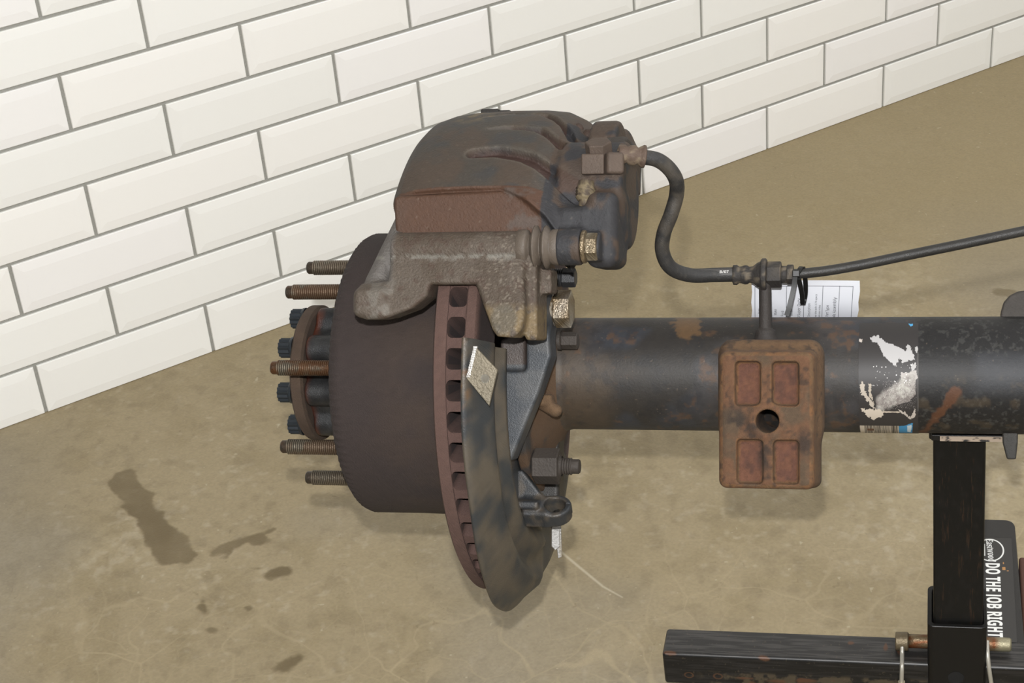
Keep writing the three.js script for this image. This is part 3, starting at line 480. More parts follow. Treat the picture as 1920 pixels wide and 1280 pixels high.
// ---- brake caliper
{
  const prof = [[-136, 150], [-136, 200], [-134.5, 216], [-131, 225.5], [-124, 232], [-110, 236.5], [-94, 238.5], [-60, 239.5], [-30, 239], [-12, 237], [2, 230], [12, 221], [24, 215], [36, 213], [44, 206], [44, 168], [6, 168], [2, 203], [-104, 203], [-104, 150]];
  const grooves = [[[-67, 51.8, 7.2], [-48, 52.2, 7.6], [-22, 50.4, 7.6], [0, 47.4, 8.2], [26, 43.2, 10]], [[-64, 63, 2.6], [-45, 63.4, 4.8], [-20, 62.4, 5.2], [0, 58.5, 5.6], [16, 53.5, 5.6]], [[-78, 72.5, 2.4], [-52, 74.5, 4.4], [-25, 74, 4.8], [0, 67.5, 5], [18, 58, 5]]].map(g => g.map(([x, p, w]) => [x, p * D2 * 232, w]));
  const endPh = x => x < -36 ? 40.6 : x < -18 ? mix(40.6, 38.4, (x + 36) / 18) : x < 2 ? mix(38.4, 35, (x + 18) / 20) : x < 16 ? mix(35, 31, (x - 2) / 14) : mix(31, 42, clamp((x - 16) / 16));
  const at = (ph, r) => [r * Math.sin(ph * D2), r * Math.cos(ph * D2)];
  const p2 = at(90, 178), ear = [105.5, 188], LB = [[-122, 110], [12, 110], [12, 116], [0, 131], [-19, 143], [-37, 148.5], [-124, 146]];
  const f = (x, y, z) => {
    const r = Math.hypot(y, z), ph = Math.atan2(y, z) / D2;
    // the bridge over the disc
    const tl = (endPh(x) - ph) * D2 * r, tu = (ph - 101) * D2 * r; let d = extr(sdPoly(x, r, prof), Math.max(tl, tu), 2.2);
    // ribs: shallow channels in the outer face
    if (d < 12 && r > 200) { let g = 0; for (const P of grooves) g = Math.max(g, sst(1.2, -2.6, polyline(x, Math.atan2(y, z) * 232, P))); d += 8 * g * sst(205, 225, r + sst(0, 20, x) * 12); }
    // its lower end, a flat face hanging down behind the bracket
    d = smin(d, extr(sdPoly(x, y, LB) - 4, Math.abs(z - 156) - 25.5, 3), 2);
    // piston housings
    let hgs = smin(sdCylX(x, y, z, 4, 60, 152, 112, 46, 6), sdCylX(x, y, z, 4, 40, p2[0], p2[1], 44, 5), 12);
    hgs = smin(hgs, sdBox(x, y, z, 46.5, 120, 150, 13, 31, 29, 9), 8);
    d = smin(d, hgs, 9);
    d = smin(d, sdCylX(x, y, z, 14, 48, ear[0], ear[1] - 6, 12, 2), 4);
    d = smin(d, sdCylX(x, y, z, 14, 33, ear[0], ear[1], 15, 1.5), 3);
    d = smin(d, sdBox(x, y, z, 24, 126, 166, 12, 12, 14, 5), 8);
    // boss under the hose fitting
    const bx = Math.hypot(x - 36, (y * Math.cos(52 * D2) - z * Math.sin(52 * D2))); d = smin(d, extr(bx - 15, Math.abs(y * Math.sin(52 * D2) + z * Math.cos(52 * D2) - 203) - 26, 3), 6);
    // the outboard end: round pad on the left edge
    d = smin(d, sdCylX(x, y, z, 22, 46, 182, 76, 38, 4), 5);
    d = smax(d, -(Math.hypot(y, z) - 202 + (x > -52 ? 60 : x < -91 ? 60 : 0)), 2);
    return d;
  };
  const col = (x, y, z, nx, ny, nz) => {
    const n1 = fbm(x / 28, y / 28, z / 28, 4), n2 = fbm(x / 9, y / 9, z / 9 + 3, 4), n3 = fbm(x / 2.2, y / 2.2, z / 2.2, 2), r = Math.hypot(y, z), ph = Math.atan2(y, z) / D2;
    let q = cmix(C(84, 77, 69), C(92, 78, 66), sst(0.4, 0.62, n1)); q = cmix(q, C(72, 72, 72), 0.7 * sst(0.5, 0.66, fbm(x / 24 + 9, y / 24, z / 24, 3)));
    let g = 9; for (const P of grooves) g = Math.min(g, polyline(x, Math.atan2(y, z) * 232, P)); if (r > 200) q = cmix(q, C(76, 53, 46), 0.95 * sst(0.5, -2.5, g)); if (r > 200) q = cmix(q, C(112, 104, 92), 0.4 * sst(2.5, 0.8, Math.abs(g - 1.5)));
    // reddish end face and dark paint on the housing
    if (x < 0 && ph < 41) q = cmix(q, C(98, 66, 46), 0.9 * sst(-150, -95, x + 30 * (1 - n1))); if (x > -36 && x < 14 && ph < 40.5) q = cmix(q, C(104, 92, 84), 0.7 * sst(0.4, 0.55, n2));
    if (x > -2) { const pt = sst(0.44, 0.56, fbm(x / 16, y / 16, z / 16 + 21, 3) + 0.16 * sst(44, 36, ph) - 0.07 * sst(42, 50, ph)); q = cmix(cmix(q, C(94, 74, 60), 0.6), C(50, 54, 60), pt * 0.85); }
    q = cmix(q, C(140, 122, 88), 0.8 * sst(0.45, 0.6, n2) * sst(12, 2, Math.abs(ph - 76)) * sst(20, 8, Math.abs(x + 88)));
    if (n3 > 0.82) q = cmix(q, speck, 0.22); const k = 0.84 + 0.32 * n3; return [q[0] * k, q[1] * k, q[2] * k];
  };
  const cal = part('brake_caliper', mm(paint(sdfMesh(f, [-134, 64, -62], [80, 246, 222], 1.5), col)), castMat, axle, 'brown-grey cast brake caliper with curved ribs');
  const bc = plain(C(96, 80, 68), 0.25, 7);
  part('spring_clip', mm(paint(noIndex([moved(new RoundedBoxGeometry(17, 5, 12, 2, 1.5), -89, 240.5, 4), moved(new RoundedBoxGeometry(12, 3, 10, 2, 1), -76, 240, 4)]), plain(C(54, 50, 46), 0.3, 6))), castMat, cal);
  { const k = new THREE.LatheGeometry([[0.01, 8], [2.5, 7.6], [4.2, 5.5], [4.6, 2], [3.2, 0], [3, -8]].map(p => new THREE.Vector2(...p)), 24); k.rotateZ(0.35); moved(k, 6, 213, 62); const k2 = latheX([[8, 4], [10, 6.5], [16, 6.5], [17, 5], [19, 5.2], [20, 7.5], [22, 7.5], [23, 4]], 28); moved(k2, 2, 209, 64); part('bleeder_screw', mm(paint(noIndex([k, k2]), plain(C(82, 64, 54), 0.3, 5))), castMat, cal); }
  // dust cap edge of the rear housing
  const cap = latheX([[40, 47], [52, 47.5], [55, 46.5], [56.5, 44], [56.5, 0.1]], 60); moved(cap, 0, 156, 100); paint(cap, plain(C(66, 58, 52), 0.3, 10)); part('piston_cap', mm(cap), castMat, cal);
  // bleeder with ribbed cap
  { const g = new THREE.LatheGeometry([[0, -14], [4.6, -14], [5.2, -12.5], [5.2, -8], [6.2, -7.5], [7.4, -6], [8.2, -5], [7.4, -3.6], [8.4, -2.4], [7.5, -1], [8.5, 0.3], [7.6, 1.6], [8.3, 3], [7, 5], [6.5, 9]].map(p => new THREE.Vector2(p[0] || 0.01, p[1])), 30);
    g.rotateX(-0.25); moved(g, 30.5, 152, 160); paint(g, (x, y, z) => cmix(C(84, 70, 58), C(150, 134, 104), sst(0.4, 0.62, fbm(x / 3, y / 3, z / 3, 3)))); part('bleeder_cap', mm(g), castMat, cal, 'ribbed tan bleeder cap'); }
  // guide pin: washer, hex head, rubber bellows
  const gy = ear[0], gz = ear[1];
  { const w = noIndex([latheX([[33, 0.1], [33, 12.4], [34, 13.4], [36, 13.4], [36.8, 12.2], [36.8, 8]], 40)]); moved(w, 0, gy, gz); paint(w, plain(C(164, 146, 118), 0.4, 3)); const hx = hexX(36.5, 46, 11); moved(hx, 0, gy, gz); paint(hx, (x, y, z) => cmix(C(150, 134, 108), C(215, 204, 180), sst(0.4, 0.6, fbm(x / 3, y / 3, z / 3, 3))));
    part('guide_bolt', mm(noIndex2([w, hx])), shinyCol(), cal, 'tan hex bolt with washer'); }
  { const P = [[-16, 10], [-15, 14.5], [-9, 14.8], [-7, 14], [-5.5, 10.6], [-4.5, 11], [-1.5, 17.6], [0.2, 17.8], [3, 12], [4.2, 11.4], [7, 17.4], [8.8, 17.6], [11.5, 12.8], [13, 14.4], [17.5, 14.6], [18.5, 13.4], [20, 13.2], [20.5, 10]]; P.forEach(p => { p[0] -= 4; }); const g = latheX(P, 48); moved(g, 0, gy, gz); paint(g, plain(C(112, 100, 88), 0.25, 5)); part('bellows', mm(g), rubberMat, cal, 'dusty rubber pleated boot'); }
}
function noIndex2(gs) { return mergeGeometries(gs.map(g => g.index ? g.toNonIndexed() : g)); }
// ---- caliper bracket
{
  const P = [[-126, 112], [-124, 118], [-20, 117], [-11.5, 113], [-11, 76.4], [-9, 50.6], [-11.2, 38], [-17, 31.5], [-31, 32.6], [-35.5, 38], [-44.3, 57.2], [-50, 70.2], [-52.5, 74.8], [-89, 74.9], [-91.5, 65], [-103, 55.5], [-123.3, 48], [-142, 47.5], [-151, 54.5], [-154, 65.2], [-149.4, 77], [-127, 79.5]];
  const n = [Math.sin(17 * D2), Math.cos(17 * D2)];
  const f = (x, y, z) => {
    const w = y * n[0] + z * n[1]; let d = extr(sdPoly(x, y, P) + 0.5, Math.abs(w - 201) - 17, 4.5); d = smax(d, 0.537 * y + 0.844 * z - 219.5, 1.5);
    d = smin(d, sdCylX(x, y, z, -126, -13.5, 104, 184.5, 15.2, 3), 2.5);
    // raised foot on the left, and the bar that runs up behind
    d = smin(d, sdBox(x, y, z, -139, 61, 199, 14, 12, 15, 6), 6);
    d = smin(d, sdCap(x, y, z, [-141, 78, 184], [-120, 134, 168], 10, 8), 5);
    d = smin(d, sdBox(x, y, z, -7.5, 70, 176, 5, 40, 20, 3), 5); d = smin(d, sdBox(x, y, z, -2, 78, 172, 9, 10, 12, 2), 4);
    return d;
  };
  const g = paint(sdfMesh(f, [-164, 24, 140], [12, 146, 224], 1.4), (x, y, z, nx, ny, nz) => {
    const n1 = fbm(x / 22, y / 22, z / 22, 4), n2 = fbm(x / 6, y / 6, z / 6 + 8, 4), n3 = fbm(x / 1.8, y / 1.8, z / 1.8, 2);
    let q = cmix(C(100, 87, 74), C(110, 98, 86), sst(0.4, 0.6, n1)); q = cmix(q, C(92, 72, 60), 0.6 * sst(0.52, 0.66, n2)); q = cmix(q, C(142, 136, 126), 0.6 * sst(0.5, 0.64, fbm(x / 9, y / 9, z / 9 + 4, 3)) * Math.max(sst(-95, -125, x) * sst(90, 70, y), sst(4, 1, Math.abs(y - 97))));
    q = cmix(q, C(128, 124, 120), 0.75 * sst(-120, -126, x) * sst(74, 82, y)); q = cmix(q, C(150, 146, 136), 0.7 * sst(2.6, 0.6, Math.abs(y - 98.5)) * sst(0.35, 0.5, n2) * sst(-14, -24, x));
    // tan ground tip and bright speckle on the right
    const tip = sst(62, 52, y) * sst(-55, -48, x); q = cmix(q, C(142, 122, 90), tip * sst(0.35, 0.55, n2 + 0.1)); const flat = sst(13, 9, Math.hypot(x + 26, (y - 47) * 0.9)); q = cmix(q, C(116, 108, 94), flat * 0.8);
    if (n3 > 0.68) q = cmix(q, C(176, 166, 150), 0.34 * sst(-70, -25, x)); const k = 0.84 + 0.32 * n3; return [q[0] * k, q[1] * k, q[2] * k];
  });
  part('caliper_bracket', mm(g), roughCastMat, axle, 'grey-brown cast caliper bracket straddling the disc');
}
// ---- hose, fittings and the steel brake line
{
  const fc = plain(C(104, 88, 76), 0.3, 5);
  // banjo block on the caliper with its bolt and crimped ferrule
  const yAx = new THREE.Vector3(0, Math.sin(52 * D2), Math.cos(52 * D2));
  const blk = [moved(new RoundedBoxGeometry(19, 17, 15, 2, 1.5), 37, 174.5, 157), moved(new RoundedBoxGeometry(15, 18, 15, 2, 3).rotateY(0.5), 53, 175, 157)];
  const bh = hexX(0, 11, 11); bh.rotateZ(Math.PI / 2); bh.rotateX(0.5); moved(bh, 40, 184, 151); blk.push(bh);
  const k = noIndex(blk); paint(k, fc); const fit = part('banjo_fitting', mm(k), castMat, axle, 'rusty brown hose fitting on the caliper');
  const fer = latheX([[0, 5], [1, 7.6], [6, 8], [8, 6.6], [10, 8], [14, 8.6], [17, 6.8], [19, 8.2], [21.5, 9.6], [23, 9.4], [23.5, 6]], 36); fer.rotateZ(-0.1); fer.rotateY(0.35); moved(fer, 55, 184, 149); paint(fer, (x, y, z) => cmix(C(112, 92, 78), C(150, 132, 110), sst(0.45, 0.65, fbm(x / 4, y / 4, z / 4, 3)))); part('ferrule', mm(fer), castMat, fit);
  const pts = [[74, 181.6, 142], [86, 179.4, 136], [94.5, 173, 128], [99.2, 164, 119], [98, 153, 107], [92.5, 137, 101], [85, 121, 93], [82.6, 106.5, 85], [88, 93, 75], [103, 86.6, 62], [124, 87, 52], [141, 87.4, 48]];
  const hg = tube(pts, 6.3, 140, 20);
  paint(hg, (x, y, z) => { const n = fbm(x / 10, y / 10, z / 10, 3), n2 = vn(x / 1.2, y / 4, z / 1.2); let q = cmix(C(50, 49, 48), C(82, 76, 68), sst(0.35, 0.65, n) * sst(85, 130, y)); return cmix(q, C(110, 104, 96), 0.25 * sst(0.6, 0.9, n2)); });
  const hose = part('brake_hose', mm(hg), rubberMat, axle, 'black rubber brake hose bent in an S');
  // small pale printing on the hose
  { const cv = document.createElement('canvas'); cv.width = 512; cv.height = 64; const c = cv.getContext('2d'); c.fillStyle = '#403e3c'; c.fillRect(0, 0, 512, 64); c.fillStyle = '#b9b7b4'; c.font = 'bold 40px sans-serif'; c.fillText('B/07', 390, 46); c.fillText('\\\\ / H . / / -', 30, 46); const t = new THREE.CanvasTexture(cv); t.colorSpace = THREE.SRGBColorSpace; t.magFilter = THREE.LinearFilter;
    const P = [], uv = [], id = [], n = 30, curve = new THREE.CatmullRomCurve3(pts.map(V3), false, 'centripetal'); for (let i = 0; i <= n; i++) { const p = curve.getPointAt(0.74 + 0.25 * i / n); for (let s = 0; s <= 4; s++) { const a = (50 - s * 14) * D2; P.push(p.x, p.y + 6.5 * Math.sin(a), p.z + 6.5 * Math.cos(a)); uv.push(i / n, 1 - s / 4); } }
    for (let i = 0; i < n; i++) for (let s = 0; s < 4; s++) { const a = i * 5 + s; id.push(a, a + 1, a + 5, a + 1, a + 6, a + 5); } const g = new THREE.BufferGeometry(); g.setAttribute('position', new THREE.Float32BufferAttribute(P, 3)); g.setAttribute('uv', new THREE.Float32BufferAttribute(uv, 2)); g.setIndex(id); g.computeVertexNormals(); part('hose_print', mm(g), std({ map: t, roughness: 0.6 }), hose); }
  // union to the steel line, held by a stud on the tube
  const dk = plain(C(70, 66, 62), 0.3, 5);
  const u = noIndex([latheX([[138, 6], [139, 8.6], [142, 8.8], [144, 7.2], [146, 7.4], [149, 8.4], [151, 8.2], [153, 7], [156, 7.4], [160, 10.5], [163, 12]], 36), latheX([[163, 6], [163, 13], [164, 14.2], [167.2, 14.2], [168, 13], [168, 6]], 36), hexX(168, 180.5, 11.2), latheX([[180, 6], [181, 7.4], [185, 7.4], [185.5, 5]], 30), hexX(185, 191, 8.4, 6, 1)]); moved(u, 0, 87, 47); paint(u, (x, y, z) => cmix(C(62, 58, 55), C(128, 116, 98), sst(0.55, 0.72, fbm(x / 4, y / 4, z / 4, 3)))); part('hose_union', mm(u), castMat, axle, 'dark threaded union between hose and line');
  const ln = tube([[189, 87, 47], [215, 89.5, 44], [245, 94.5, 40], [286, 103, 34], [330, 112, 28], [385, 123.5, 22], [450, 136, 14], [520, 140, 0], [560, 110, -20], [566, 60, -20], [560, 46, -18]], 4.4, 120, 14); paint(ln, plain(C(58, 56, 53), 0.35, 12)); part('brake_line', mm(ln), paintMat, axle, 'thin dark steel brake line');
  const stg = new THREE.LatheGeometry([[0.01, 0], [12.4, 0], [12.6, 1.2], [10, 3.5], [8.8, 8], [8.6, 11.5], [6.2, 13], [5.5, 14.5], [5.4, 46], [5.2, 49], [7, 52], [6, 56], [0.01, 57]].map(p => new THREE.Vector2(...p)), 28); stg.rotateX(0.08); moved(stg, 166.3, 27.5, 42); paint(stg, plain(C(68, 62, 58), 0.3, 6)); part('hose_stud', mm(stg), castMat, axle, 'upright stud that carries the hose union');
}
// ---- two tabs at the right edge of the picture
{
  const f = (x, y, z) => Math.max(extr(sdPoly(x, y, [[364, 40], [364.5, 54], [367, 63], [372, 69], [379, 72.5], [388, 73.5], [420, 73.5], [420, 40]]), Math.abs(z + 2) - 5, 2), -(Math.hypot(x - 390, y - 60) - 4)); part('line_tab', mm(paint(sdfMesh(f, [358, 36, -12], [426, 80, 8], 1.6), plain(C(78, 72, 66), 0.3, 10))), castMat, axle);
  const h = (x, y, z) => extr(sdPoly(x, y, [[365.5, -40], [366, -58], [369.5, -72], [377, -72], [378.5, -58], [379, -40]]), Math.abs(z - 6) - 5, 1.5); part('lower_tab', mm(paint(sdfMesh(h, [360, -78, -4], [384, -36, 16], 1.4), plain(C(66, 64, 60), 0.3, 10))), castMat, axle);
}

// ================================================================ PAPER TAG AND CABLE TIE
function inAxle(o) { o.quaternion.copy(AXQ); o.position.copy(AXP); return o; }
{
  const t = inAxle(thing('paper_tag', 'white printed parts tag hanging behind the axle tube from a black cable tie', 'tag'));
  const cv = document.createElement('canvas'); cv.width = 1024; cv.height = 1024; const c = cv.getContext('2d'); c.fillStyle = '#e6e8ee'; c.fillRect(0, 0, 1024, 1024);
  // sheet is 98 mm wide and 128 mm long; the columns run across it, the words up it
  const S = 1024 / 98; c.strokeStyle = '#3a3d46'; c.lineWidth = 4; c.lineCap = 'butt';
  const cols = [3, 17, 32, 48, 65, 80, 92]; c.beginPath(); c.moveTo(3 * S, 5 * S); c.lineTo(92 * S, 5.5 * S); for (const x of cols) { c.moveTo(x * S, 5 * S); c.lineTo((x - 0) * S, 1024); } c.stroke();
  c.fillStyle = '#2a2c33'; const up = (txt, x, yEnd, size) => { c.save(); c.font = size + 'px sans-serif'; c.translate(x * S, yEnd * S); c.rotate(-Math.PI / 2); c.textAlign = 'right'; c.fillText(txt, 0, 0); c.restore(); };
  up('Year', 8, 27, 34); up('2008', 14, 13, 42); up('Make', 23, 28, 34); up('Ford', 30, 30, 40); up('Model', 38, 28, 34); up('F350 Super Duty', 45, 17, 42); up('Description', 54, 22, 34); up('rear drw axle 3.73 specs', 60, 13, 26); up('ratio see notes', 63.5, 24, 26); up('Part Type', 71, 24, 36); up('Axle Assembly', 77.5, 16, 42);
  const tex = new THREE.CanvasTexture(cv); tex.colorSpace = THREE.SRGBColorSpace; tex.magFilter = THREE.LinearFilter;
  const prof = [[82, 19], [73, 10], [64, 0], [57, -9], [51.5, -19], [46, -29], [38, -40], [26, -50], [10, -56.5], [-10, -58], [-24, -56]], pos = [], uv = [], id = []; let s = 0; const L = [0]; for (let i = 1; i < prof.length; i++) { s += Math.hypot(prof[i][0] - prof[i - 1][0], prof[i][1] - prof[i - 1][1]); L.push(s); }
  const n = 64, r = rng(5);
  for (const side of [0, 1]) for (let i = 0; i < prof.length; i++) for (let k = 0; k <= n; k++) { const u = k / n, jag = 0; pos.push(mix(152, 246, u) - L[i] * 0.075 + (k === 0 || k === n ? (i % 2 ? 0.4 : -0.4) : 0), prof[i][0] + 0.8 * Math.sin(u * 3.1) - side * 0.15, prof[i][1] - side * 0.25); uv.push(u, 1 - L[i] / 128); }
  const m = prof.length, o = m * (n + 1); for (let i = 0; i + 1 < m; i++) for (let k = 0; k < n; k++) { const a = i * (n + 1) + k, b = a + n + 1; id.push(a, b, a + 1, a + 1, b, b + 1); id.push(o + a, o + a + 1, o + b, o + a + 1, o + b + 1, o + b); }
  const g = new THREE.BufferGeometry(); g.setAttribute('position', new THREE.Float32BufferAttribute(pos, 3)); g.setAttribute('uv', new THREE.Float32BufferAttribute(uv, 2)); g.setIndex(id); g.computeVertexNormals(); part('sheet', mm(g), std({ map: tex, roughness: 0.75 }), t);
  const tie = inAxle(thing('cable_tie', 'black plastic cable tie looped round the brake line and through the tag', 'cable tie')), tm = std({ color: 0x141413, roughness: 0.5 });
  // strap loop: flat ribbon, head and free tail
  const ribbon = (P, w, th) => { const cu = new THREE.CatmullRomCurve3(P.map(V3), false, 'centripetal'), q = [], ii = [], N = 40; for (let i = 0; i <= N; i++) { const p = cu.getPointAt(i / N), tg = cu.getTangentAt(i / N), sx = new THREE.Vector3(1, 0, 0).addScaledVector(tg, -tg.x).normalize(), nn = new THREE.Vector3().crossVectors(tg, sx); for (const [a, b] of [[-1, -1], [1, -1], [1, 1], [-1, 1]]) { const v = p.clone().addScaledVector(sx, a * w / 2).addScaledVector(nn, b * th / 2); q.push(v.x, v.y, v.z); } } for (let i = 0; i < N; i++) for (let j = 0; j < 4; j++) { const a = i * 4 + j, b = i * 4 + (j + 1) % 4; ii.push(a, b, a + 4, b, b + 4, a + 4); } ii.push(0, 2, 1, 0, 3, 2); const e = N * 4; ii.push(e, e + 1, e + 2, e, e + 2, e + 3); const gg = new THREE.BufferGeometry(); gg.setAttribute('position', new THREE.Float32BufferAttribute(q, 3)); gg.setIndex(ii); return gg.toNonIndexed(); };
  const fix = g => { g.computeVertexNormals(); return mm(g); };
  part('loop', fix(ribbon([[195, 88, 54], [198, 93.5, 47], [199.5, 88, 39], [199, 74, 18], [197, 66, 5], [196, 62, 9], [196.5, 71, 28], [195.5, 83, 50]], 4, 1.2)), tm, tie);
  part('tail', fix(ribbon([[193, 87, 54], [191.5, 75, 56.5], [188, 60, 57], [185.5, 51.5, 56]], 4, 1.2)), tm, tie);
  part('head', mm(moved(new RoundedBoxGeometry(6.5, 6, 6, 2, 1), 193.5, 87.5, 53.5)), tm, tie);
}

// ================================================================ THE STAND
// stand frame: x along the axle, y up the post, z towards the room; origin on the tube's axis
const STQ = new THREE.Quaternion(-0.00276, -0.12414, 0.02203, 0.99202).normalize(), STY = new THREE.Vector3(0, 1, 0).applyQuaternion(STQ);
const blackMat = std({ color: 0x111010, roughness: 0.38, metalness: 0.2, bumpMap: grainTex, bumpScale: 0.0001 });
// worn black paint with bare and rusty spots
function wornTex(seed, w, h, wear) {
  const d = new Uint8Array(w * h * 4); for (let j = 0; j < h; j++) for (let i = 0; i < w; i++) { const x = i / 64, y = j / 64; const n = fbm(x * 2 + seed, y * 2, seed, 4), n2 = fbm(x * 9, y * 9, seed + 4, 3), sc = fbm(x * 1.5 + seed, y * 8, seed + 9, 3); let q = cmix(C(15, 14.5, 14), C(40, 38, 36), sst(0.5, 0.75, sc) * wear); q = cmix(q, C(104, 74, 50), wear * sst(0.64, 0.7, n * 0.6 + n2 * 0.4)); if (vn(x * 18, y * 18, seed) > 0.95) q = cmix(q, C(120, 112, 100), 0.5 * wear); const o = (j * w + i) * 4; d[o] = toS(q[0]); d[o + 1] = toS(q[1]); d[o + 2] = toS(q[2]); d[o + 3] = 255; }
  const t = new THREE.DataTexture(d, w, h, THREE.RGBAFormat); t.colorSpace = THREE.SRGBColorSpace; t.magFilter = THREE.LinearFilter; t.wrapS = t.wrapT = THREE.RepeatWrapping; t.needsUpdate = true; return t;
}
// scuffed paint for the post and socket, and the beam's own paint: its front below, its top above
const cleanMat = new THREE.MeshPhysicalMaterial({ map: wornTex(8, 512, 256, 0.12), roughness: 0.4, metalness: 0, specularIntensity: 0.5 });
function beamTex() {
  const w = 1280, h = 320, d = new Uint8Array(w * h * 4);
  const spots = [[148, -1, 7, 4], [48, 1, 8, 3], [230, 26, 3, 3], [262, 24, 2, 6], [130, -34, 6, 3], [108, 30, 3, 2], [186, -28, 12, 3], [210, -26, 10, 2], [160, -30, 14, 3], [125, -28, 10, 2], [275, 22, 2, 7]];
  for (let j = 0; j < h; j++) for (let i = 0; i < w; i++) {
    const x = 45 + i / w * 320, y = (j / h - 0.5) * 80, n = fbm(x / 9, y / 9, 2, 4), n2 = fbm(x / 2.5, y / 2.5, 6, 3), sc = fbm(x / 26, y / 1.6, 11, 3);
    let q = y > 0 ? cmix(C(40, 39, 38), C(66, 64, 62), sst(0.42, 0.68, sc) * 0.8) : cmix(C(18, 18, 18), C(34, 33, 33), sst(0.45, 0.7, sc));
    if (y < -18) q = cmix(q, C(84, 74, 58), 0.7 * sst(0.42, 0.6, n) * sst(-18, -24, y) * sst(70, 110, x));
    for (const [sx, sy, rx, ry] of spots) { const e = Math.hypot((x - sx) / rx, (y - sy) / ry) + (n - 0.5) * 2.6; q = cmix(q, C(88, 60, 42), 0.8 * sst(1.15, 0.35, e)); }
    for (const [sx, sy] of [[70, -27], [99, -27]]) { const e = Math.abs(Math.hypot(x - sx, (y - sy) * 1.3) - 4.2) + (n - 0.5) * 2; q = cmix(q, C(84, 58, 40), 0.7 * sst(1.2, 0.2, e)); }
    if (n2 > 0.79) q = cmix(q, C(90, 80, 66), 0.3); const o = (j * w + i) * 4; d[o] = toS(q[0]); d[o + 1] = toS(q[1]); d[o + 2] = toS(q[2]); d[o + 3] = 255;
  }
  const t = new THREE.DataTexture(d, w, h, THREE.RGBAFormat); t.colorSpace = THREE.SRGBColorSpace; t.magFilter = THREE.LinearFilter; t.wrapS = t.wrapT = THREE.MirroredRepeatWrapping; t.needsUpdate = true; return t;
}
const wornMat = std({ map: beamTex(), roughness: 0.42, metalness: 0.2 });
